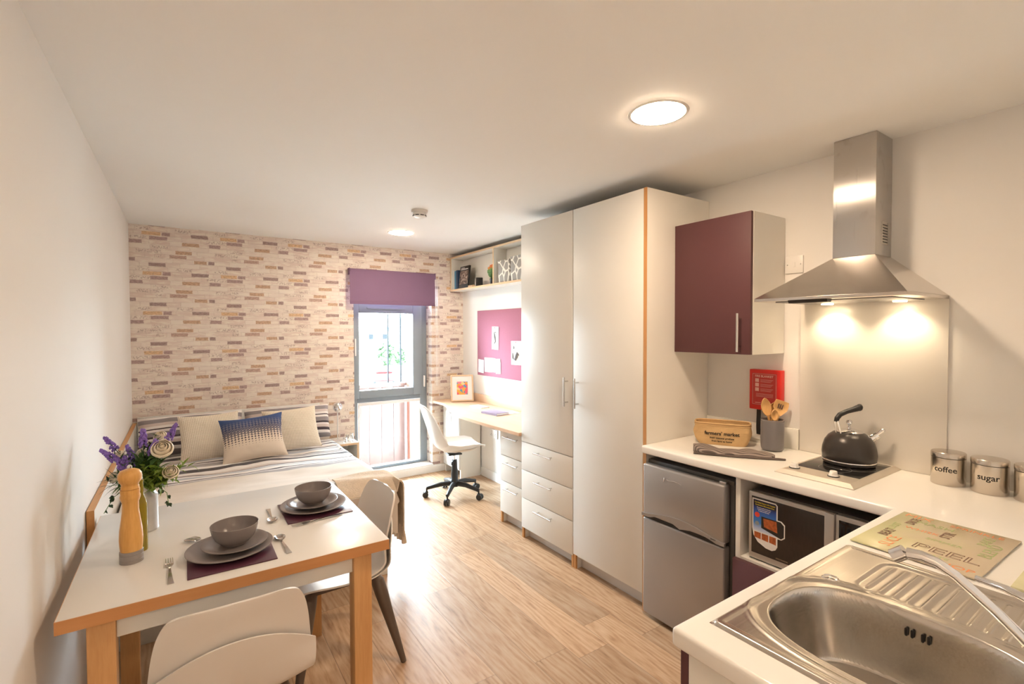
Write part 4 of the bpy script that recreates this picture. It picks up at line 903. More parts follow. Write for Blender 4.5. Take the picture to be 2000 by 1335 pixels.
for (a, d, h), lab in lav_t:
    tip = FP(a, d, h); t = Thing('lavender_sprig', lab, 'flower', (VX, VY, tz), group='lavender in the milk can'); sp = stem_pts(tip)
    t.part('stem', MB().tube(sp, 0.0014, 6), M['leafd'])
    b_ = MB(); dr = (sp[3]-sp[2]).normalized(); big = 1.25 if a in (-0.082, 0.0, 0.048) else 1.0
    for i in range(64):
        k = i/64; p = tip+dr*(0.062*k-0.034); rr2 = 0.0135*big*(1-k*0.7); a2 = rn.random()*6.28; o_ = dr.orthogonal().normalized(); o_.rotate(Matrix.Rotation(a2, 3, dr))
        b_.ball(p+o_*rr2*rn.uniform(0.5, 1), 0.0042*big, (1, 1, 1.3), 1)
    t.part('flower_spike', b_, M['lav'])
    b_ = MB()
    for i in range(5):
        p = sp[2].lerp(sp[3], rn.uniform(-0.3, 0.6)); leaf(b_, p, p+Vector((rn.uniform(-1, 1), rn.uniform(-1, 1), rn.uniform(0.4, 1.4))).normalized()*0.045, 0.003, (0.3, 0.2, 1))
    t.part('leaves', b_, M['leafd'])
def rose_bm(c, r, tilt, seed):
    m = MB(); rn = random.Random(seed)
    for ring, (npet, rad, ht, op) in enumerate(((3, 0.30, 0.60, 0.05), (4, 0.52, 0.62, 0.15), (5, 0.76, 0.58, 0.35), (6, 0.98, 0.46, 0.62))):
        for i in range(npet):
            a0 = 6.283*i/npet+ring*0.7+rn.uniform(-0.15, 0.15); wd = 6.283/npet*0.72
            def fn(u, v, a0=a0, wd=wd, rad=rad, ht=ht, op=op):
                aa = a0+(u-0.5)*2*wd*(0.55+0.45*math.sin(min(1, v*1.2)*1.57)); q = r*rad*(0.30+0.85*math.sin(min(1, v*0.9+0.12)*2.5)**0.8)*(1-0.30*v*(1-op))+r*op*0.30*v**5
                return (q*math.cos(aa), q*math.sin(aa), r*(-0.55+(1.42-0.75*op)*v-0.16*abs(2*u-1)**2*v-op*0.22*v**5))
            m.grid(fn, 8, 7, thick=0.0009)
    m.ball((0, 0, 0.1*r), r*0.30, (1, 1, 2.0), 2)
    return m.xf(Matrix.Translation(c) @ Vector((0, 0, 1)).rotation_difference(Vector(tilt).normalized()).to_matrix().to_4x4())
for i, ((a, d, h), r, lab) in enumerate([((0.085, -0.02, 0.312), 0.034, 'largest cream rose at the upper right of the bunch'), ((0.108, -0.01, 0.222), 0.026, 'cream rose at the lower right of the bunch'), ((-0.105, 0.01, 0.275), 0.024, 'small cream rose at the upper left of the bunch'), ((-0.10, -0.01, 0.205), 0.024, 'small cream rose at the lower left of the bunch'), ((0.035, 0.04, 0.345), 0.022, 'small cream rose behind the tallest lavender'), ((-0.03, 0.03, 0.285), 0.02, 'half-hidden cream rosebud among the left lavender')]):
    tip = FP(a, d, h); t = Thing('rose', lab, 'flower', (VX, VY, tz), group='cream roses in the milk can'); sp = stem_pts(tip)
    t.part('stem', MB().tube(sp, 0.002, 6), M['leaf']); t.part('bloom', rose_bm(tip, r, FP(a*0.8, -0.10, 0.10), i+3), M['rose'])
    b_ = MB()
    for k in range(4):
        p = sp[2].lerp(sp[3], rn.uniform(0.1, 0.9)); leaf(b_, p, p+FP(rn.uniform(-1, 1), rn.uniform(-1, 0.6), rn.uniform(-0.6, 0.6)).normalized()*0.045, 0.011, (0, 0, 1))
    t.part('leaves', b_, M['leaf'])
fol = [((0.055, -0.035, 0.23), 'bright leafy sprig at the front right of the milk can', 'leafl', 60, 0.036, 0.011, 0.075), ((0.09, -0.01, 0.205), 'bright leafy sprig at the far right of the milk can', 'leafl', 46, 0.038, 0.010, 0.065), ((0.03, -0.04, 0.20), 'small-leaved bright sprig low over the can rim', 'leafl', 50, 0.026, 0.010, 0.045),
       ((0.01, -0.02, 0.28), 'dark leafy sprig in the middle of the bunch', 'leaf', 34, 0.05, 0.0065, 0.05), ((0.05, 0.0, 0.27), 'dark leafy sprig below the largest rose', 'leaf', 34, 0.05, 0.0065, 0.05), ((-0.05, -0.02, 0.215), 'dark leafy sprig left of the pepper mill head', 'leaf', 44, 0.05, 0.006, 0.065), ((-0.105, -0.02, 0.185), 'long thin-leaved sprig reaching left', 'leafd', 16, 0.055, 0.004, 0.035), ((0.14, 0.03, 0.235), 'narrow green sprig reaching right over the pillow', 'leafl', 10, 0.05, 0.005, 0.02), ((0.02, 0.01, 0.305), 'brown-tipped sprig in the middle of the bunch', 'brownfl', 40, 0.028, 0.004, 0.03)]
for (a, d, h), lab, mk, cnt, ll, lw, spread in fol:
    tip = FP(a, d, h); t = Thing('foliage_sprig', lab, 'foliage', (VX, VY, tz), group='green foliage in the milk can'); sp = stem_pts(tip)
    t.part('stem', MB().tube(sp, 0.0015, 6), M['leaf']); b_ = MB()
    for k in range(int(cnt*1.9)):
        p = sp[1].lerp(sp[3], rn.uniform(0.35, 1.0))+Vector((rn.uniform(-1, 1), rn.uniform(-1, 1), rn.uniform(-0.8, 0.8)))*spread*0.45
        dd = ((p-sp[1])*4+Vector((rn.uniform(-1, 1), rn.uniform(-1, 1), rn.uniform(-0.8, 0.8)))).normalized() if mk != 'leafl' else Vector((rn.uniform(-1, 1), rn.uniform(-1, 1), rn.uniform(-0.8, 1))).normalized()
        leaf(b_, p, p+dd*ll*rn.uniform(0.7, 1.2), lw, (0.2, 0.3, 1), n=4)
    t.part('leaves', b_, M[mk])
for pts, lab in (([(0, 0, 0.17), FP(-0.05, -0.02, 0.165), FP(-0.09, -0.03, 0.135), FP(-0.125, -0.035, 0.075)], 'trailing vine hanging left of the pepper mill'), ([(0, 0, 0.17), FP(0.05, -0.0, 0.165), FP(0.085, 0.0, 0.14), FP(0.09, 0.0, 0.10)], 'short trailing vine hanging right of the milk can')):
    t = Thing('trailing_vine', lab, 'foliage', (VX, VY, tz), group='trailing vines from the milk can'); pts = [Vector((0, 0, 0.06))]+[Vector(p) for p in pts]
    t.part('stem', MB().tube(pts, 0.0012, 6), M['leaf']); b_ = MB()
    for k in range(7):
        i = 2+(k % 3) if k % 3 < 2 else 3; p = pts[i].lerp(pts[min(i+1, 4)], rn.random()); leaf(b_, p, p+FP(rn.uniform(-1, 1), rn.uniform(-0.5, 0.3), rn.uniform(-1, 0.4)).normalized()*0.018, 0.0075, (0.3, 1, 0.2), n=4)
    t.part('leaves', b_, M['leafd'])

# ================================================================== DINING CHAIRS (face +y in local space)
def shell_pt(u, v):
    """u -1..1 across, v 0 front lip .. 1 top of back"""
    P = [(0.215, 0.425), (0.205, 0.445), (0.15, 0.448), (0.06, 0.438), (-0.04, 0.430), (-0.12, 0.438), (-0.175, 0.47), (-0.20, 0.53), (-0.215, 0.60), (-0.228, 0.67), (-0.238, 0.725), (-0.246, 0.762), (-0.249, 0.778), (-0.250, 0.786), (-0.250, 0.790)]
    Wd = [0.165, 0.195, 0.21, 0.218, 0.222, 0.224, 0.226, 0.224, 0.217, 0.208, 0.196, 0.180, 0.163, 0.135, 0.060]
    Cv = [0.0, 0.003, 0.008, 0.014, 0.022, 0.034, 0.05, 0.055, 0.05, 0.042, 0.034, 0.026, 0.020, 0.012, 0.0]
    q = v*(len(P)-1); i = min(int(q), len(P)-2); f = q-i
    def cr(A, j, f):
        g = lambda k: A[max(0, min(len(A)-1, k))]
        p0, p1, p2, p3 = g(j-1), g(j), g(j+1), g(j+2)
        return 0.5*((2*p1)+(-p0+p2)*f+(2*p0-5*p1+4*p2-p3)*f*f+(-p0+3*p1-3*p2+p3)*f**3)
    y = cr([p[0] for p in P], i, f); z = cr([p[1] for p in P], i, f); w = cr(Wd, i, f); cv = cr(Cv, i, f)
    e = abs(u)**2.4; back = min(1, max(0, (v-0.36)/0.18)); zc = z
    return Vector((u*w, y+cv*e*back, zc+cv*e*(1-back)*0.7))
def make_chair(lab, loc, rz):
    t = Thing('dining_chair', lab, 'chair', loc, rz=rz, group='white shell dining chairs')
    b_ = MB(); b_.grid(lambda u, v: shell_pt(2*u-1, v), 41, 73, thick=-0.008); sh = t.part('shell', b_, M['shell'], angle=60)
    # outer tub: second skin behind the lower back with an arched rim
    def tub(u, v):
        uu = 2*u-1; top = 0.545+0.105*(1-abs(uu)**2.0); vv = 0.32+(top-0.32)*v
        p = shell_pt(uu*(1.0+0.02*v), vv); off = 0.010+0.012*math.sin(min(1, v)*1.57)*(0.6+0.4*(1-abs(uu)))+0.010*abs(uu)**6*v
        return Vector((p.x*(1+0.045*v), p.y-off, p.z-0.002-0.012*(1-v)))
    b_ = MB(); b_.grid(tub, 41, 25, thick=-0.005); t.part('outer_tub', b_, M['shell'], parent=sh, angle=60)
    # under-frame
    t.part('under_frame', MB().box((-0.13, -0.14, 0.385), (0.13, 0.14, 0.402), 0.005), M['cleg'])
    for sx in (-1, 1):
        for sy in (-1, 1):
            m_ = MB()
            pts = [(sx*0.035, sy*0.10, 0.398), (sx*0.095, sy*0.135, 0.392), (sx*0.135, sy*0.158, 0.365), (sx*0.150, sy*0.168, 0.32), (sx*0.182, sy*0.190, 0.22), (sx*0.248, sy*0.240, 0.0)]
            m_.tube(pts, [0.016, 0.024, 0.032, 0.031, 0.025, 0.013], 14); t.part('leg', m_, M['cleg'])
    t.o.scale = (0.93, 0.95, 0.945)
    return t
make_chair('white shell dining chair tucked under the near side of the table', (0.115, 1.775, 0), R_(0))
make_chair('white shell dining chair at the right-hand side of the table, facing the flowers', (0.575, 2.30, 0), R_(92))
# ================================================================== KITCHEN CARCASSES
t = Thing('fridge_bay', 'narrow cream upright panel between the fridge and the microwave', 'cabinet panel', (2.27, 1.20, 0))
t.part('panel', MB().box((2.0145, 1.192, 0), (XR-0.002, 1.214, 0.854), 0.001), M['lamw'], world=True)
t = Thing('microwave_cabinet', 'cream open housing above an aubergine door under the hob', 'cabinet', (2.27, 0.93, 0))
c = MB(); c.box((2.014, 0.660, 0.49), (XR-0.002, 1.1905, 0.508)); c.box((2.014, 0.640, 0.0), (XR-0.002, 0.6585, 0.854)); c.box((2.50, 0.6595, 0.509), (XR-0.002, 1.1905, 0.84)); c.box((2.014, 1.1735, 0.0), (2.49, 1.1905, 0.489))
t.part('carcass', c, M['lamw'], world=True)
t.part('door', MB().box((1.992, 0.662, 0.10), (2.0135, 1.2135, 0.498), 0.0012), M['purple'], world=True)
t.part('plinth', MB().box((2.05, 0.662, 0.001), (2.065, 1.172, 0.095)), M['purple'], world=True)
t = Thing('sink_cabinet', 'sink base cabinet with cream end panel and aubergine door edge', 'cabinet', (1.4, 0.33, 0))
t.part('end_panel', MB().box((0.832, 0.04, 0.0), (0.850, 0.5985, 0.854), 0.0008), M['lamw'], world=True)
t.part('carcass', MB().box((0.8505, 0.04, 0.10), (1.98, 0.055, 0.70)).box((0.8505, 0.055, 0.10), (1.98, 0.5985, 0.118)).box((1.975, 0.055, 0.118), (1.99, 0.5985, 0.70)), M['lamw'], world=True)
for x0, x1, xh in ((0.8325, 1.405, 1.36), (1.409, 1.985, 1.45)):
    d_ = t.part('door', MB().box((x0, 0.600, 0.10), (x1, 0.618, 0.850), 0.0012), M['purple'], world=True)
    t.part('handle', bar_handle((xh, 0.618, 0.62), (xh, 0.618, 0.80), (0, 1, 0)), M['handle'], parent=d_, world=True)
t.part('plinth', MB().box((0.85, 0.56, 0.001), (1.98, 0.575, 0.095)), M['purple'], world=True)

# worktop : L shape with hole for the sink bowl
def worktop():
    t = bmesh.new()
    outer = [(0.818, 0.034), (0.818, 0.631), (1.985, 0.631), (1.985, 1.7195), (XR-0.002, 1.7195), (XR-0.002, 0.034)]
    cx, cy, ax, ay, nn_ = BC[0], BC[1], 0.170, 0.222, 40
    inner = [(cx+ax*math.copysign(abs(math.cos(a))**0.7, math.cos(a)), cy+ay*math.copysign(abs(math.sin(a))**0.7, math.sin(a))) for a in [2*math.pi*i/nn_ for i in range(nn_)]]
    es = []
    for loop in (outer, inner):
        vs = [t.verts.new((x, y, WT)) for x, y in loop]
        es += [t.edges.new((vs[i], vs[(i+1) % len(vs)])) for i in range(len(vs))]
    r = bmesh.ops.triangle_fill(t, edges=es, use_beauty=True); fs = [g for g in r['geom'] if isinstance(g, bmesh.types.BMFace)]
    r = bmesh.ops.extrude_face_region(t, geom=fs); vs = [g for g in r['geom'] if isinstance(g, bmesh.types.BMVert)]
    bmesh.ops.translate(t, vec=(0, 0, -0.04), verts=vs)
    bmesh.ops.recalc_face_normals(t, faces=t.faces)
    def on(e):
        a, b = e.verts[0].co, e.verts[1].co
        if abs(a.z-b.z) > 1e-5: return abs(a.x-0.818) < 1e-4 and abs(a.y-0.631) < 1e-4
        f = lambda v: (abs(v.x-0.818) < 1e-4) or (abs(v.y-0.631) < 1e-4 and v.x < 1.9851) or (abs(v.x-1.985) < 1e-4 and v.y > 0.63)
        same = (abs(a.x-b.x) < 1e-4 and abs(a.x-0.818) < 1e-4) or (abs(a.y-b.y) < 1e-4 and abs(a.y-0.631) < 1e-4) or (abs(a.x-b.x) < 1e-4 and abs(a.x-1.985) < 1e-4)
        return same and f(a) and f(b)
    bmesh.ops.bevel(t, geom=[e for e in t.edges if on(e)], offset=0.009, segments=4, affect='EDGES', profile=0.5)
    return MB().add(t)
BC = (1.118, 0.350)
t = Thing('worktop', 'glossy white L-shaped kitchen worktop', 'worktop', (1.98, 0.6, 0.855))
t.part('slab', worktop(), M['gloss'], world=True, angle=30)
u_ = MB(); u_.box((XR-0.014, 1.206, WT+0.0005), (XR-0.002, 1.7195, WT+0.104), 0.0015)
t.part('upstand', u_, M['lamw'], world=True)

# sink : one pressed sheet
SX0, SX1, SY0, SY1 = 0.893, 1.535, 0.095, 0.594
def sstep(x, a, b):
    k = max(0.0, min(1.0, (x-a)/(b-a))); return k*k*(3-2*k)
def rrect(x, y, x0, x1, y0, y1, r):
    dx = max(x0+r-x, x-(x1-r)); dy = max(y0+r-y, y-(y1-r))
    return math.hypot(max(dx, 0), max(dy, 0))+min(max(dx, dy), 0)-r
def bowl_d(x, y):
    u = (x-BC[0])/0.158; v = (y-BC[1])/0.208
    k = (abs(u)**2.7+abs(v)**2.7)**(1/2.7); return (k-1)*0.17
def sink_z(x, y):
    z = 0.0062
    d = rrect(x, y, SX0, SX1, SY0, SY1, 0.018)       # outer rim
    z -= 0.0060*sstep(d, -0.007, 0.0)
    z -= 0.0018*sstep(-d, 0.016, 0.024)
    b = bowl_d(x, y)
    z += 0.0020*math.exp(-((b-0.034)/0.006)**2)       # step round the bowl
    z -= 0.0020*sstep(-b, -0.030, -0.018)
    # drainer recess
    dr = rrect(x, y, 1.288, 1.508, 0.125, 0.495, 0.045)
    dr = max(dr, 0.020-b)
    z -= 0.0036*sstep(-dr, 0.0, 0.010)
    if dr < -0.014:
        k = (y-0.155)/0.026; fr_ = abs(k-round(k))
        if -0.2 < k < 12.2: z += 0.0036*math.exp(-(fr_/0.16)**2)*sstep(-dr, 0.014, 0.03)
    z -= 0.150*sstep(-b, -0.002, 0.030)**0.8 + 0.012*sstep(-b, 0.03, 0.16)
    return z
def sink_mesh():
    nx, ny = 214, 168
    return MB().grid(lambda u, v: (SX0+(SX1-SX0)*u, SY0+(SY1-SY0)*v, WT+sink_z(SX0+(SX1-SX0)*u, SY0+(SY1-SY0)*v)), nx, ny)
t = Thing('kitchen_sink', 'stainless steel inset sink with oval bowl and ribbed drainer', 'sink', (1.2, 0.35, WT))
t.part('basin', sink_mesh(), M['steelx'], world=True, smooth=True)
t.part('rim_edge', MB().prism([(SX0+0.004, SY0+0.004), (SX0+0.004, SY1-0.004), (SX0+0.006, SY1-0.004), (SX0+0.006, SY0+0.004)], WT-0.0, WT+0.0012), M['steelx'], world=True)
t.part('tap_hole_cover', MB().lathe([(0, 0.0), (0.018, 0), (0.0185, 0.0025), (0.016, 0.005), (0.014, 0.0035), (0.006, 0.005), (0, 0.0052)], (1.288, 0.532, WT+0.0022), 32), M['chrome'], world=True)
o_ = MB()
for yy in (0.3755, 0.3650, 0.3475, 0.3375):
    o_.prism([(0.0027*math.cos(a)+0, 0.0027*math.sin(a)+(0.006 if math.sin(a) >= 0 else -0.006)) for a in [2*math.pi*i/16 for i in range(16)]], -0.002, 0.002, Matrix(((0, 0, 1, 1.2645), (1, 0, 0, yy), (0, 1, 0, 0.858), (0, 0, 0, 1))))
t.part('overflow_slot', o_, M['ink'], world=True, label='dark overflow slot')
t.part('waste', MB().lathe([(0, 0.001), (0.03, 0.001), (0.038, 0.003), (0.04, 0.0), (0, -0.001)], (BC[0], BC[1], WT-0.156), 32), M['chrome'], world=True)
# tap
t = Thing('kitchen_tap', 'chrome single-lever tap reaching over the sink bowl', 'tap', (1.14, 0.125, WT+0.003))
t.part('body', MB().lathe([(0, 0), (0.027, 0), (0.027, 0.006), (0.021, 0.012), (0.021, 0.09), (0.024, 0.10), (0.024, 0.135), (0.015, 0.145), (0, 0.147)], n=32), M['chrome'])
b_ = MB(); b_.tube([(1.135, 0.14, 0.955), (1.13, 0.17, 0.985), (1.120, 0.215, 1.030), (1.108, 0.262, 1.072), (1.102, 0.285, 1.086), (1.096, 0.305, 1.092), (1.093, 0.325, 1.090)], [0.0095, 0.009, 0.0085, 0.0085, 0.009, 0.0095, 0.0105], 16); t.part('spout', b_, M['chrome'], world=True)
b_ = MB(); b_.cyl((1.0925, 0.328, 1.092), (1.089, 0.345, 1.078), 0.0125, 0.0125, 20); t.part('aerator', b_, M['chrome'], world=True)
b_ = MB(); b_.tube([(1.150, 0.130, 1.035), (1.158, 0.165, 1.046), (1.17, 0.21, 1.052), (1.182, 0.250, 1.050)], [0.0085, 0.008, 0.0065, 0.0055], 12); t.part('lever', b_, M['chrome'], world=True)
t.part('collar', MB().lathe([(0.0245, 0.092), (0.0255, 0.092), (0.0255, 0.098), (0.0245, 0.098)], n=32), M['black'], label='black collar ring')

# chopping board with words
bm_, n, b = nt('printed_glass_board'); B = NB(n); vec, x, y, z = B.xyz()
n.links.new(B.mix(B.smooth(B.math('ADD', B.math('MULTIPLY', B.noise(vec, 7, 2), 0.5), B.math('MULTIPLY', B.math('ADD', y, 0.0), 1.5)), 0.1, 0.5), (0.60, 0.50, 0.36), (0.56, 0.53, 0.29)), b.inputs['Base Color']); b.inputs['Roughness'].default_value = 0.12
bx_, by_ = 1.762, 0.460
t = Thing('chopping_board', 'green-yellow glass chopping board printed with cooking words', 'chopping board', (bx_, by_, WT+0.0008), rz=R_(-1.2))
w, d = 0.193, 0.136
t.part('slab', MB().box((-w, -d, 0.0012), (w, d, 0.0058), 0.0015, 2), bm_)
t.part('foot', MB().cyl((-w+0.02, -d+0.02, 0), (-w+0.02, -d+0.02, 0.0012), 0.006), M['clear'])
ink_b = mat('brown_print', (0.24, 0.13, 0.08), 0.5, noise=0.05); ink_o = mat('orange_print', (0.78, 0.27, 0.10), 0.5, noise=0.05); ink_g = mat('green_print', (0.34, 0.42, 0.16), 0.5, noise=0.05)
# text reads along -y with letter tops towards +x
def onboard(txt, size, u, v, m, outline=False, rot=0, sx=1.0, name='lettering'):
    def f(X, Y, Z):
        c_, s_ = math.cos(R_(rot)), math.sin(R_(rot)); X, Y = X*c_-Y*s_, X*s_+Y*c_
        return (v+Y, -(u+X), 0.0061+ (Z*0.2 if not outline else Z*0.1))
    mb = MB(); mb.add(text_bm(txt, size, f, depth=0.0006, outline=0.0011 if outline else False, bold=0 if outline else 0.0, sx=sx)); t.part(name, mb, m, smooth=False)
onboard('PEEL', 0.062, 0.045, -0.085, ink_b, outline=True, sx=1.15)
onboard('CHOP', 0.034, 0.075, -0.160, ink_o); onboard('BEAT', 0.032, -0.098, -0.045, ink_b, rot=90, outline=True); onboard('STIR', 0.032, 0.01, 0.065, ink_b, rot=90, outline=True); onboard('DICE', 0.030, -0.085, 0.11, ink_b, rot=90, outline=True)
onboard('SLICE', 0.040, -0.068, -0.11, ink_o, rot=90); onboard('WHISK', 0.026, -0.045, 0.045, ink_o); onboard('SPRINKLE', 0.028, 0.048, 0.162, ink_o); onboard('MASH', 0.034, -0.035, 0.12, ink_g); onboard('BAKE', 0.034, 0.085, 0.10, ink_g, rot=90)
onboard('SIMMER', 0.024, 0.02, -0.005, ink_g); onboard('BLEND', 0.040, 0.11, 0.03, ink_g, rot=90); onboard('ROAST', 0.026, -0.105, 0.02, ink_g, rot=90); onboard('GRATE', 0.022, 0.03, -0.128, ink_g); onboard('MIX', 0.040, -0.088, 0.162, ink_o)
t = Thing('glass_trivet', 'pale green glass trivet with brown leaf shapes beside the chopping board', 'trivet', (1.735, 0.215, WT+0.0005))
t.part('slab', MB().box((-0.15, -0.06, 0.001), (0.15, 0.062, 0.008), 0.002), mat('pale_green_glass', (0.62, 0.58, 0.36), 0.15, noise=0.1, scale=30))
b_ = MB()
for i, (xx_, yy_) in enumerate(((0.02, 0.03), (-0.04, 0.02), (0.08, 0.01))): leaf(b_, (xx_, yy_, 0.0085), (xx_+0.04, yy_-0.02, 0.0095), 0.012, (0, 0, 1))
t.part('leaf_motif', b_, ink_b)

# hob
t = Thing('electric_hob', 'two-ring black glass hob in a steel frame with two knobs', 'hob', (2.32, 0.932, WT))
f = MB(); hx0, hx1, hy0, hy1 = -0.240, 0.228, -0.148, 0.148
tt = bmesh.new(); ring = lambda g, z: [tt.verts.new((x, y, z)) for x, y in [(hx0+g, hy0+g), (hx1-g, hy0+g), (hx1-g, hy1-g), (hx0+g, hy1-g)]]
rs = [ring(0, 0.0005), ring(0, 0.0035), ring(0.019, 0.0165), ring(0.0225, 0.0150)]
for A_, B_ in zip(rs, rs[1:]):
    for kk in range(4): jj = (kk+1) % 4; tt.faces.new((A_[kk], A_[jj], B_[jj], B_[kk]))
tt.faces.new(rs[-1]); tt.faces.new(rs[0][::-1]); bmesh.ops.recalc_face_normals(tt, faces=tt.faces); f.add(tt)
t.part('frame', f, mat('hob_frame_steel', (0.74, 0.68, 0.60), 0.42, 0.85, noise=0.02), angle=20)
t.part('glass_plate', MB().box((-0.118, -0.1215, 0.0135), (0.2005, 0.1215, 0.0158), 0.0008), M['glassblk'])
rg = mat('ring_print', (0.10, 0.10, 0.10), 0.3, noise=0.1)
for xx_, r in ((-0.035, 0.06), (0.115, 0.075)): t.part('heating_zone', MB().lathe([(r-0.002, 0.0159), (r, 0.0159), (r, 0.0161), (r-0.002, 0.0161), (r-0.002, 0.0159)], (xx_, 0, 0), 56), rg)
for yy_ in (0.103, -0.047):
    t.part('knob', MB().lathe([(0, 0.0182), (0.019, 0.0182), (0.019, 0.020), (0.0155, 0.022), (0.0145, 0.034), (0.012, 0.037), (0, 0.037)], (-0.163, yy_, 0), 8), M['white'])
    t.part('knob_base', MB().lathe([(0, 0.0152), (0.021, 0.0152), (0.021, 0.018), (0, 0.018)], (-0.163, yy_, 0), 28), M['black'])

# kettle  (spout to -y, handle grip towards the wall/right)
t = Thing('stovetop_kettle', 'matt black whistling kettle standing on the hob', 'kettle', (2.425, 0.935, WT+0.0163))
t.part('body', MB().lathe([(0, 0.001), (0.094, 0.001), (0.098, 0.004), (0.099, 0.012), (0.098, 0.016), (0.1, 0.02), (0.1025, 0.045), (0.1, 0.07), (0.092, 0.098), (0.078, 0.120), (0.060, 0.134), (0.052, 0.137), (0, 0.137)], n=64), M['kettle'])
t.part('base_band', MB().lathe([(0.0990, 0.014), (0.1015, 0.014), (0.1025, 0.017), (0.1015, 0.020), (0.0995, 0.020)], n=64), M['chrome'])
t.part('lid', MB().lathe([(0.0525, 0.1375), (0.0535, 0.139), (0.050, 0.143), (0.03, 0.150), (0.010, 0.154), (0.006, 0.160), (0.0, 0.160)], n=48), M['chrome'])
t.part('lid_knob', MB().lathe([(0, 0.160), (0.007, 0.160), (0.004, 0.165), (0.006, 0.170), (0.0115, 0.176), (0.0125, 0.183), (0.009, 0.190), (0, 0.193)], n=28), M['chrome'])
sd = (fr*0.93-fd*0.37); sd.z = 0
P_ = lambda a, h: tuple(sd*a+Vector((0, 0, h)))
b_ = MB(); b_.tube([P_(0.058, 0.095), P_(0.080, 0.114), P_(0.094, 0.124)], [0.023, 0.019, 0.0155], 20); t.part('spout', b_, M['chrome'])
b_ = MB(); b_.tube([P_(0.093, 0.123), P_(0.104, 0.131)], [0.0175, 0.0165], 20); b_.tube([P_(0.102, 0.134), P_(0.118, 0.150)], [0.006, 0.009], 12); b_.ball(P_(0.122, 0.153), 0.0095); t.part('whistle', b_, M['chrome'])
hd = (fr*0.98+fd*0.2); H_ = lambda a, h: tuple(hd*a+Vector((0, 0, h)))
b_ = MB(); pn = Vector((-hd.y, hd.x, 0))*0.011
for sgn in (-1, 1):
    b_.tube([Vector(H_(-0.052, 0.124))+pn*sgn, Vector(H_(-0.060, 0.158))+pn*sgn, Vector(H_(-0.068, 0.190))+pn*sgn*0.7], 0.0035, 8)
t.part('handle_bracket', b_, M['chrome'])
b_ = MB(); b_.tube([H_(-0.068, 0.185), H_(-0.064, 0.200), H_(-0.050, 0.215), H_(-0.015, 0.228), H_(0.020, 0.235), H_(0.040, 0.240), H_(0.055, 0.243)], [0.009, 0.010, 0.0105, 0.0105, 0.0115, 0.014, 0.0125], 14); b_.ball(H_(0.052, 0.243), 0.0165, (1, 0.8, 1)); t.part('handle', b_, M['black'])

# canisters
def canister(txt, lab, x, y, face):
    t = Thing('storage_canister', lab, 'canister', (x, y, WT+0.0005), group='steel kitchen canisters'); r = 0.0525; h = 0.104
    t.part('body', MB().lathe([(0, 0), (r-0.001, 0), (r, 0.002), (r, h), (r-0.002, h), (0, h)], n=64), M['canister'])
    t.part('lid', MB().lathe([(0, h+0.0012), (r-0.001, h+0.0012), (r+0.0008, h+0.0025), (r+0.0008, h+0.018), (r-0.002, h+0.0215), (r*0.5, h+0.024), (0, h+0.0245)], n=64), M['canister'])
    t.part('seal', MB().lathe([(r-0.004, h), (r-0.0005, h), (r-0.0005, h+0.0012), (r-0.004, h+0.0012)], n=64), M['ink'], label='dark seal line')
    a0 = R_(face)
    def f(X, Y, Z):
        a = a0+X/r; return ((r+0.0003+Z)*math.cos(a), (r+0.0003+Z)*math.sin(a), 0.062+Y)
    t.part('lettering', MB().add(text_bm(txt, 0.030, f, depth=0.0006, bold=0.0004, sx=0.98)), M['ink'], smooth=False)
canister('coffee', 'steel canister marked coffee', 2.478, 0.612, 184); canister('sugar', 'steel canister marked sugar', 2.470, 0.492, 187); canister('tea', 'steel canister marked tea, cut by the right edge of the view', 2.462, 0.374, 184)

# splashback, switch
tag(obj('splashback', MB().box((XR-0.0075, 0.637, WT+0.001), (XR-0.001, 1.203, 1.622), 0.001), M['splash']), 'glossy cream glass splashback between hob and extractor hood', 'splashback')
t = Thing('switched_outlet', 'white switch plate on the wall between wall cupboard and hood', 'switch', (XR-0.001, 1.238, 1.825))
t.part('plate', MB().box((-0.008, -0.043, -0.043), (0, 0.043, 0.043), 0.002), M['white']); t.part('switch', MB().box((-0.011, -0.006, -0.012), (-0.008, 0.006, 0.012), 0.001), M['white'])
t.part('screw', MB().cyl((-0.0085, -0.032, 0), (-0.0079, -0.032, 0), 0.003).cyl((-0.0085, 0.032, 0), (-0.0079, 0.032, 0), 0.003), M['handle'])
t = Thing('wall_socket', 'white socket plate on the wall behind the utensil pot', 'socket', (XR-0.0145, 1.44, 0.955))
t.part('plate', MB().box((-0.008, -0.043, -0.038), (0, 0.043, 0.038), 0.002), M['white']); t.part('switch', MB().box((-0.011, -0.006, -0.012), (-0.008, 0.006, 0.012), 0.001), M['white'])

# wall cupboard
t = Thing('wall_cupboard', 'wall cupboard with aubergine door and cream sides', 'cupboard', (2.40, 1.494, 1.378))
c = MB(); c.box((2.266, 1.286, 1.378), (XR-0.002, 1.304, 2.066)); c.box((2.266, 1.702, 1.378), (XR-0.002, 1.7195, 2.066)); c.box((2.266, 1.304, 2.048), (XR-0.002, 1.702, 2.066)); c.box((2.266, 1.304, 1.378), (XR-0.002, 1.702, 1.396)); c.box((XR-0.010, 1.304, 1.396), (XR-0.002, 1.702, 2.048))
t.part('carcass', c, M['lamw'], world=True)
d_ = t.part('door', MB().box((2.246, 1.2875, 1.379), (2.265, 1.7185, 2.065), 0.0012), M['purple'], world=True)
t.part('handle', bar_handle((2.246, 1.335, 1.392), (2.246, 1.335, 1.578), NX), M['handle'], parent=d_, world=True)

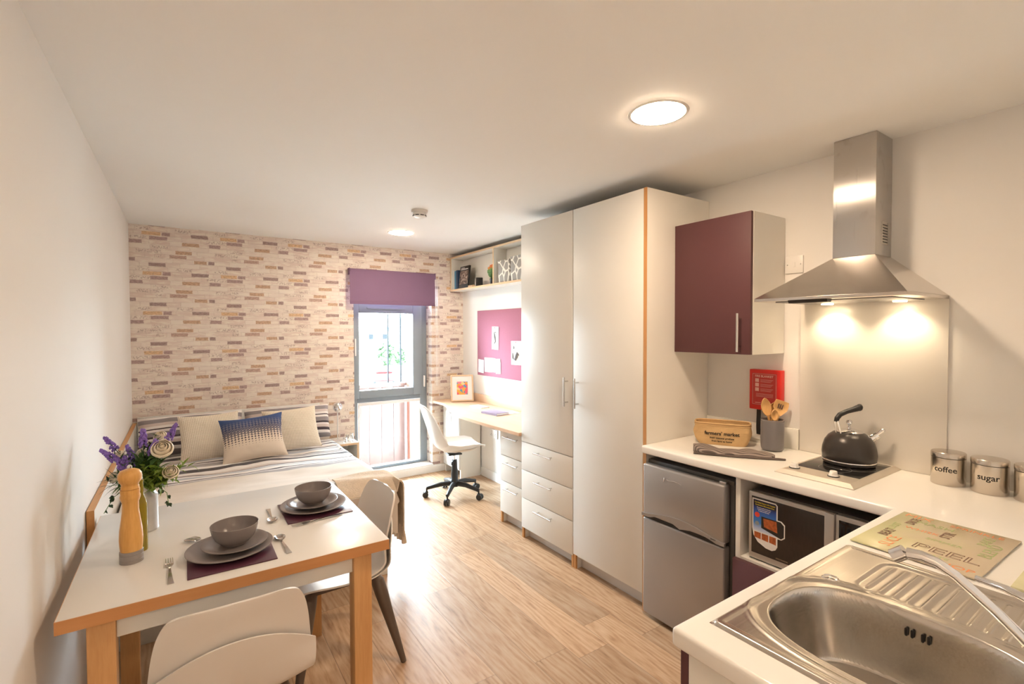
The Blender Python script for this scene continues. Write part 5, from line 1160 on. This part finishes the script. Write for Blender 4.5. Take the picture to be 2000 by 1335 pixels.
# extractor hood
hz0, hz1 = 1.6215, 1.634; Hx0, Hx1, Hy0, Hy1 = 2.10, XR-0.001, 0.638, 1.187; cx0, cy0, cy1, cz = 2.39, 0.836, 0.996, 1.812
t = Thing('extractor_hood', 'stainless steel chimney extractor hood over the hob', 'extractor hood', (2.33, 0.91, hz0))
tt = bmesh.new(); q = lambda x, y, z: tt.verts.new((x, y, z))
A = [q(Hx0, Hy0, hz1), q(Hx1, Hy0, hz1), q(Hx1, Hy1, hz1), q(Hx0, Hy1, hz1)]; C_ = [q(cx0, cy0, cz), q(Hx1, cy0, cz), q(Hx1, cy1, cz), q(cx0, cy1, cz)]
for k in range(4): tt.faces.new((A[k], A[(k+1) % 4], C_[(k+1) % 4], C_[k]))
tt.faces.new(C_); tt.faces.new(A[::-1]); bmesh.ops.recalc_face_normals(tt, faces=tt.faces)
t.part('canopy', MB().add(tt), M['hood'], world=True, smooth=False)
rm = MB(); rm.box((Hx0, Hy0, hz0), (Hx1, Hy1, hz1-0.0002), 0.0008); t.part('rim', rm, M['hood'], world=True)
t.part('chimney', MB().box((cx0, cy0, cz+0.0005), (Hx1, cy1, ZC-0.001), 0.0012), M['chim'], world=True)
t.part('chimney_vent', MB().box((2.455, cy0-0.0012, 1.86), (2.52, cy0-0.0002, 1.955), 0.0003), M['hood'], world=True)
v_ = MB()
for k in range(7): v_.box((2.462, cy0-0.0016, 1.868+k*0.012), (2.513, cy0-0.0013, 1.872+k*0.012))
t.part('vent_slots', v_, M['ink'], world=True)
t.part('filter', MB().box((2.17, 0.70, hz0-0.004), (2.50, 1.13, hz0-0.0004), 0.001), mat('grease_filter', (0.30, 0.29, 0.28), 0.4, 0.8, noise=0.1), world=True)
t.part('control_box', MB().prism([(2.115, hz0-0.0005), (2.16, hz0-0.0005), (2.15, hz0-0.012), (2.122, hz0-0.012)], -1.05, -0.90, Matrix(((1, 0, 0, 0), (0, 0, -1, 0), (0, 1, 0, 0), (0, 0, 0, 1)))), M['black'], world=True)
for yy_ in (1.05, 0.775):
    t.part('hood_light', MB().lathe([(0, 0), (0.024, 0), (0.024, 0.0035), (0, 0.0035)], (2.475, yy_, hz0-0.0078), 28), M['hoodl'], world=True)
    L_ = bpy.data.lights.new('hood_spot', 'SPOT'); L_.energy = HOOD_W*9; L_.color = (1.0, 0.78, 0.52); L_.spot_size = R_(115); L_.spot_blend = 0.7; L_.shadow_soft_size = 0.02
    lo = bpy.data.objects.new('hood_spot', L_); lo.location = (2.475, yy_, hz0-0.0085); lo.rotation_euler = (0, R_(-14), 0); COL.objects.link(lo)

# ------------------------------------------------------------------ fridge
t = Thing('fridge_freezer', 'silver two-door under-counter fridge freezer', 'fridge', (2.26, 1.47, 0)); fx = 1.985
t.part('body', MB().box((fx+0.052, 1.232, 0.012), (2.50, 1.712, 0.800), 0.004), M['fridged'], world=True)
t.part('top_plate', MB().box((fx+0.045, 1.230, 0.8005), (2.50, 1.713, 0.822), 0.004), M['fridged'], world=True)
dl = t.part('door', MB().box((fx, 1.250, 0.022), (fx+0.048, 1.712, 0.524), 0.009, 3), M['fridge'], world=True)
du = t.part('freezer_door', MB().box((fx, 1.250, 0.540), (fx+0.048, 1.712, 0.805), 0.009, 3), M['fridge'], world=True)
# wavy handle trim between the doors
def wav_top(y): k = (y-1.250)/0.462; return 0.548+0.032*math.sin(math.pi*min(1, max(0, (k-0.02)/0.96)))**1.3
hp = []
N_ = 24
for i in range(N_+1): y = 1.246+0.468*i/N_; hp.append((y, wav_top(y)))
for i in range(N_, -1, -1):
    y = 1.246+0.468*i/N_; k = i/N_
    lo_ = 0.534 + 0.016*max(0, math.sin((k-0.08)*math.pi*2/0.84))*(1 if 0.08 < k < 0.50 else 0) + 0.022*max(0, math.sin((k-0.5)*math.pi/0.40))*(1 if 0.50 < k < 0.90 else 0)
    hp.append((y, lo_))
b_ = MB(); b_.prism(hp, fx-0.007, fx+0.006, Matrix(((0, 0, 1, 0), (1, 0, 0, 0), (0, 1, 0, 0), (0, 0, 0, 1)))); t.part('handle', b_, M['fridge'], parent=du, world=True, label='silver wave-shaped grip')
t.part('door_gap', MB().box((fx+0.004, 1.258, 0.5245), (fx+0.044, 1.706, 0.5395)), M['ink'], world=True)
def fr_txt(X, Y, Z): return (fx-0.0004-Z, 1.40+(-X)+0.15-0.03, 0.745+Y)
t.part('badge', MB().add(text_bm('l', 0.02, lambda X, Y, Z: (fx-0.0006-Z, 1.575-X, 0.752+Y), depth=0.001, bold=0.0012)).add(text_bm('fridgemaster', 0.014, lambda X, Y, Z: (fx-0.0006-Z, 1.515-X*1.0-Y*0.2, 0.752+Y), depth=0.0006)) if False else MB().tube([(fx-0.001, 1.578, 0.742), (fx-0.001, 1.574, 0.762)], 0.0026, 8).tube([(fx-0.001, 1.560, 0.755), (fx-0.001, 1.545, 0.752), (fx-0.001, 1.52, 0.757), (fx-0.001, 1.49, 0.754), (fx-0.001, 1.475, 0.750)], 0.0012, 6), M['chrome'], world=True)
t.part('hinge', MB().box((fx+0.015, 1.255, 0.806), (fx+0.05, 1.285, 0.818), 0.003), M['handle'], world=True)
t.part('grip_badge', MB().add(text_bm('****', 0.016, lambda X, Y, Z: (fx-0.0075-Z, 1.300-X, 0.546+Y), depth=0.0006)), M['ink'], world=True, smooth=False)
t.part('foot', MB().cyl((fx+0.08, 1.27, 0), (fx+0.08, 1.27, 0.012), 0.015).cyl((fx+0.08, 1.68, 0), (fx+0.08, 1.68, 0.012), 0.015), M['black'], world=True)

# ------------------------------------------------------------------ microwave
t = Thing('microwave', 'silver microwave with dark glass door in the housing under the hob', 'microwave', (2.2, 0.93, 0.51)); mx = 2.030
t.part('body', MB().box((mx+0.022, 0.690, 0.512), (2.44, 1.162, 0.806), 0.004), M['fridged'], world=True)
t.part('door', MB().box((mx, 0.825, 0.514), (mx+0.0215, 1.164, 0.803), 0.006, 3), M['mws'], world=True)
t.part('window', MB().box((mx-0.0012, 0.862, 0.540), (mx+0.002, 1.150, 0.785), 0.002), M['mwglass'], world=True)
t.part('door_edge', MB().box((mx-0.006, 0.826, 0.516), (mx+0.001, 0.858, 0.801), 0.003), M['mws'], world=True)
t.part('control_panel', MB().box((mx, 0.692, 0.514), (mx+0.0215, 0.8235, 0.803), 0.003), M['mws'], world=True)
t.part('display', MB().box((mx-0.001, 0.702, 0.53), (mx+0.001, 0.812, 0.785), 0.001), M['glassblk'], world=True)
# sticker : outline with bulge
S_ = lambda x, y: (x, y)
def sticker_poly(g=0.0):
    pts = [(0.0+g, 0.205-g), (0.10-g, 0.205-g), (0.108-g, 0.197-g), (0.108-g, 0.138-g*0.3), (0.124-g, 0.138-g), (0.138-g, 0.126-g*0.3), (0.138-g, 0.072+g*0.3), (0.124-g, 0.060+g), (0.108-g, 0.060+g*1.2), (0.108-g, 0.025+g), (0.100-g, 0.010+g), (0.085-g, 0.002+g), (0.060, 0.004+g), (0.025+g, 0.020+g), (0.006+g, 0.045+g), (0.0+g, 0.075)]
    return pts
SY, SZ = 1.146, 0.572
SM = lambda off: Matrix(((0, 0, -1, mx-0.0014-off), (-1, 0, 0, SY), (0, 1, 0, SZ), (0, 0, 0, 1)))
stk = t.part('sticker', MB().prism(sticker_poly(), 0, 0.0004, SM(0)), M['paper'], world=True, smooth=False, label='promotional sticker with blue and white print')
sm, n, b = nt('sticker_blue_fade'); B = NB(n); vec, x, y, z = B.xyz()
n.links.new(B.ramp(B.math('MULTIPLY', B.math('SUBTRACT', z, SZ-0.51), 4.5), [(0.28, (0.75, 0.80, 0.88)), (0.46, (0.05, 0.22, 0.62)), (0.72, (0.03, 0.09, 0.40)), (0.80, (0.01, 0.012, 0.04))]), b.inputs['Base Color'])
t.part('sticker_print', MB().prism([(0.005, 0.200), (0.098, 0.200), (0.103, 0.195), (0.103, 0.065), (0.005, 0.065)], 0.0004, 0.0006, SM(0)), sm, parent=stk, world=True, smooth=False)
yl = mat('yellow_print', (0.85, 0.68, 0.05), 0.5, noise=0.02); wp = mat('white_print', (0.8, 0.8, 0.8), 0.5, noise=0.02); rd = mat('red_print', (0.75, 0.07, 0.04), 0.5, noise=0.02); fd_m = mat('food_photo', (0.42, 0.11, 0.03), 0.5, noise=0.95, scale=70)
def stxt(txt, s, u, v, m, sx=1): t.part('sticker_text', MB().add(text_bm(txt, s, lambda X, Y, Z: (mx-0.0021-Z, SY-(u+X), SZ+v+Y), depth=0.0002, bold=0.0002, sx=sx)), m, parent=stk, world=True, smooth=False)
stxt('Cook Meals Express with Compact', 0.0085, 0.054, 0.190, yl, 0.72); stxt('Combination Microwave Oven', 0.0085, 0.054, 0.180, yl, 0.76)
stxt('Microwave, grill and convection', 0.0055, 0.05, 0.169, wp, 0.85); stxt('cooking in one compact oven', 0.0055, 0.05, 0.162, wp, 0.85); stxt('for quick and easy meals', 0.0055, 0.05, 0.155, wp, 0.85)
rz = lambda pts, m, nm, o1=0.0006: t.part(nm, MB().prism(pts, o1, o1+0.0003, SM(0)), m, parent=stk, world=True, smooth=False)
circ = lambda cx, cy, r: [(cx+r*math.cos(2*math.pi*i/20), cy+r*math.sin(2*math.pi*i/20)) for i in range(20)]
rz(circ(0.022, 0.137, 0.011), rd, 'red_dot'); rz(circ(0.022, 0.100, 0.009), M['winframe'], 'grey_dot')
rz([(0.040, 0.134), (0.120, 0.134), (0.134, 0.122), (0.134, 0.074), (0.122, 0.064), (0.04, 0.085)], M['ink'], 'oven_picture')
rz([(0.048, 0.128), (0.104, 0.130), (0.108, 0.084), (0.052, 0.092)], fd_m, 'food_picture', 0.0009)
for k in range(3): rz([(0.010+k*0.032, 0.062), (0.038+k*0.032, 0.062), (0.038+k*0.032, 0.035-k*0.002), (0.010+k*0.032, 0.038-k*0.002)], fd_m, 'food_picture')
t.part('brand_text', MB().add(text_bm('Panasonic' if False else 'microwave', 0.011, lambda X, Y, Z: (mx-0.0016-Z, 1.02-X, 0.551+Y), depth=0.0003)), M['handle'], world=True, smooth=False)

# ------------------------------------------------------------------ worktop things
t = Thing('fire_blanket', 'red fire blanket box on the wall with black pull tapes', 'fire blanket', (XR-0.001, 1.3635, 1.183))
t.part('box', MB().box((-0.040, -0.0825, -0.106), (0, 0.0825, 0.106), 0.004, 3), M['red'])
t.part('label', MB().box((-0.0406, -0.0645, -0.082), (-0.0401, 0.069, 0.088)), M['redlab'])
p_ = MB(); fx_ = -0.0408
for a, b2 in (((-0.060, -0.078), (0.064, -0.0768)), ((-0.060, 0.0828), (0.064, 0.084)), ((-0.060, -0.078), (-0.0588, 0.084)), ((0.0628, -0.078), (0.064, 0.084))): p_.box((fx_-0.0002, a[0], a[1]), (fx_, b2[0], b2[1]))
for k in range(3):
    z0 = 0.040-k*0.024; p_.box((fx_-0.0002, 0.030, z0), (fx_, 0.050, z0+0.019))
    for j in range(3): p_.box((fx_-0.0002, -0.045+0.006*j, z0+0.013-0.006*j), (fx_, 0.022, z0+0.0142-0.006*j))
for j in range(3): p_.box((fx_-0.0002, -0.045, -0.022-0.007*j), (fx_, 0.045, -0.0205-0.007*j))
p_.box((fx_-0.0002, 0.02, -0.07), (fx_, 0.05, -0.0675)); p_.box((fx_-0.0002, -0.045, -0.07), (fx_, -0.005, -0.0675))
t.part('label_print', p_, M['pinklab'], smooth=False)
t.part('lettering', MB().add(text_bm('FIRE BLANKET', 0.0155, lambda X, Y, Z: (fx_-Z, 0.003-X, 0.071+Y), depth=0.0003, bold=0.0003, sx=0.98)), M['pinklab'], smooth=False)
for y0, z1 in ((0.040, -0.240), (-0.045, -0.2)):
    b_ = MB(); b_.grid(lambda u, v: (-0.022+0.004*math.sin(v*5), y0+0.022*(u-0.5)+0.003*math.sin(v*4), -0.106+(z1+0.106)*v), 3, 14, thick=0.002); t.part('pull_tape', b_, M['black'])
# canvas basket
def basket_pt(u, v):
    a = 2*math.pi*u; c_, s_ = math.cos(a), math.sin(a)
    e = 0.45; X = 0.145*math.copysign(abs(c_)**e, c_); Y = 0.066*math.copysign(abs(s_)**e, s_)
    k = 0.80+0.20*math.sin(min(1, v*1.05)*1.7)-0.17*max(0, v-0.6)**1.0
    wr = mn.noise(Vector((X*22, Y*22, v*3)))*0.006*math.sin(v*3.0+0.1)
    return (X*k*(1+0.02*math.sin(v*6))+wr, Y*k+wr, 0.112*v)
t = Thing('canvas_basket', "tan canvas basket printed farmers' market on the worktop", 'basket', (2.372, 1.508, WT+0.0008), rz=R_(-60))
b_ = MB(); b_.grid(basket_pt, 72, 18, cu=True, thick=0.003); t.part('body', b_, M['hess'])
t.part('base', MB().box((-0.095, -0.045, 0), (0.095, 0.045, 0.003), 0.001), M['hess'])
b_ = MB(); b_.tube([Vector(basket_pt(i/48, 1.0))*1.0 for i in range(49)], 0.0045, 8, cap=False); b_.tube([Vector(basket_pt(i/48, 0.90))*1.008+Vector((0, 0, 0.001)) for i in range(49)], 0.0022, 6, cap=False); t.part('rim_seam', b_, M['hess'])
t.part('lining', MB().grid(lambda u, v: (0.108*(2*u-1), 0.044*(2*v-1), 0.094+0.006*math.sin(u*7)*math.sin(v*5)), 12, 8, thick=0.002), M['hess'])
def bfront(X, Y, Z):
    z = Y; v = z/0.112; k = 0.80+0.20*math.sin(min(1, v*1.05)*1.7)-0.17*max(0, v-0.6); x_ = X
    q = min(0.999, abs(x_)/(0.145*k)); cc = q**(1/0.45); ss = math.sqrt(max(0, 1-cc*cc)); yy_ = 0.066*(ss**0.45)*k
    wr = mn.noise(Vector((0.145*math.copysign(cc**0.45, x_)*22, -0.066*ss**0.45*22, v*3)))*0.006*math.sin(v*3.0+0.1)
    return (x_, -yy_+wr-0.0028-Z, z)
def btxt(s, size, z0, bold=0.0003, dx=0): t.part('lettering', MB().add(text_bm(s, size, lambda X, Y, Z: bfront(X+dx, Y+z0, Z), depth=0.0008, bold=bold)), M['ink'], smooth=False)
btxt("farmers' market", 0.026, 0.062, 0.0006); btxt('fresh seasonal produce', 0.0125, 0.038); btxt('from farm to home', 0.0125, 0.021)
# oven mitt / folded striped cloth
sm2, n, b = nt('grey_stripe_cloth'); B = NB(n); vec, x, y, z = B.xyz()
n.links.new(B.mix(B.smooth(B.math('SINE', B.math('MULTIPLY', B.math('ADD', y, B.math('MULTIPLY', B.math('SINE', B.math('MULTIPLY', x, 25.0)), 0.003)), 400.0)), -0.1, 0.4), (0.12, 0.095, 0.085), (0.33, 0.27, 0.24)), b.inputs['Base Color']); b.inputs['Roughness'].default_value = 0.9
t = Thing('oven_mitt', 'folded grey striped oven cloth lying along the worktop edge', 'oven mitt', (2.195, 1.345, WT+0.0008), rz=R_(-56))
def mitt(u, v):
    a = 2*math.pi*v; X = -0.175+0.36*u; w = 0.060*(1-0.28*u)*(math.sin(min(1, u*7+0.25)*1.57))*(1 if u < 0.9 else math.sqrt(max(0.02, 1-((u-0.9)/0.1)**2))); h = 0.017*(1-0.45*u)*(1+0.22*math.sin(u*9+1))
    if u in (0.0, 1.0): w *= 0.3
    c_, s_ = math.cos(a), math.sin(a)
    return (X, w*math.copysign(abs(c_)**0.85, c_)*(1+0.08*math.sin(u*11))+0.006*math.sin(X*22), h+h*math.copysign(abs(s_)**0.95, s_)+0.0022*math.sin(X*70+a*3)*(s_ > 0))
b_ = MB(); b_.grid(lambda v, u: mitt(u, v), 40, 60, cu=True); t.part('cloth', b_, sm2)
b_ = MB(); b_.tube([(-0.172, -0.052, 0.006), (0.0, -0.056, 0.0055), (0.15, -0.045, 0.005), (0.20, -0.036, 0.005), (0.225, -0.030, 0.004)], [0.0055, 0.0055, 0.006, 0.0055, 0.0045], 10); t.part('binding', b_, mat('brown_grey_binding', (0.13, 0.10, 0.09), 0.9, noise=0.1))
# utensil pot and wooden spoons
PX_, PY_ = 2.447, 1.283
t = Thing('utensil_pot', 'tall grey ceramic pot holding the wooden utensils', 'pot', (PX_, PY_, WT+0.0008))
t.part('pot', MB().lathe([(0, 0), (0.042, 0), (0.050, 0.008), (0.053, 0.02), (0.053, 0.148), (0.0525, 0.153), (0.049, 0.153), (0.049, 0.02), (0.04, 0.006), (0, 0.006)], n=48), M['pot'])
t.part('glaze_band', MB().lathe([(0.0532, 0.146), (0.0536, 0.150), (0.0525, 0.1545), (0.0488, 0.1545), (0.0486, 0.150)], n=48), M['grey'])
def spoon(lab, a0, d0, a1, d1, h1, head, cat='wooden spoon', w=0.030, l=0.075, m='spoonw'):
    t = Thing('wooden_spoon' if m == 'spoonw' else 'whisk_spoon', lab, cat, (PX_, PY_, WT+0.0008), group='utensils in the grey pot')
    p0 = FP(a0, d0, 0.012); p1 = FP(a1, d1, h1); t.part('handle', MB().tube([p0, p0.lerp(p1, 0.5), p1], [0.005, 0.005, 0.006], 10), M[m])
    ax = (p1-p0).normalized(); sd_ = ax.cross(fd).normalized(); nn_ = sd_.cross(ax).normalized()
    if nn_.dot(fd) > 0: nn_ = -nn_
    def fn(u, v):
        s = 2*u-1; prof = math.sin(min(1, max(0, v*0.97+0.03))*math.pi)**0.62 if head == 'oval' else min(1, 0.28+1.5*v)*(1-0.12*max(0, v-0.8)*5)
        return p1+ax*(l*v-0.006)+sd_*(w*s*prof)-nn_*(0.010*(1-s*s)*math.sin(v*3.14))
    b_ = MB(); b_.grid(fn, 15, 20, thick=0.0035); h_ = t.part('head', b_, M[m])
    if head == 'slot':
        for k in (-0.010, 0.0, 0.010): t.part('slot', MB().tube([p1+ax*(l*0.40)+sd_*k+nn_*0.002-nn_*0.008, p1+ax*(l*0.70)+sd_*k*1.1+nn_*0.002-nn_*0.008], 0.0026, 8), M['brownfl'], parent=h_)
spoon('oval wooden spoon at the left of the grey pot', 0.02, 0.01, -0.020, 0.005, 0.175, 'oval', l=0.095, w=0.026)
spoon('square-headed slotted wooden spatula at the right of the grey pot', -0.02, 0.0, 0.036, 0.01, 0.175, 'slot', l=0.078, w=0.037)
spoon('small wooden spoon in the middle of the grey pot', 0.0, -0.02, 0.000, -0.02, 0.155, 'oval', l=0.06, w=0.019)
spoon('flat wooden spoon leaning at the back of the grey pot', -0.02, 0.02, 0.012, 0.026, 0.165, 'oval', l=0.075, w=0.024)
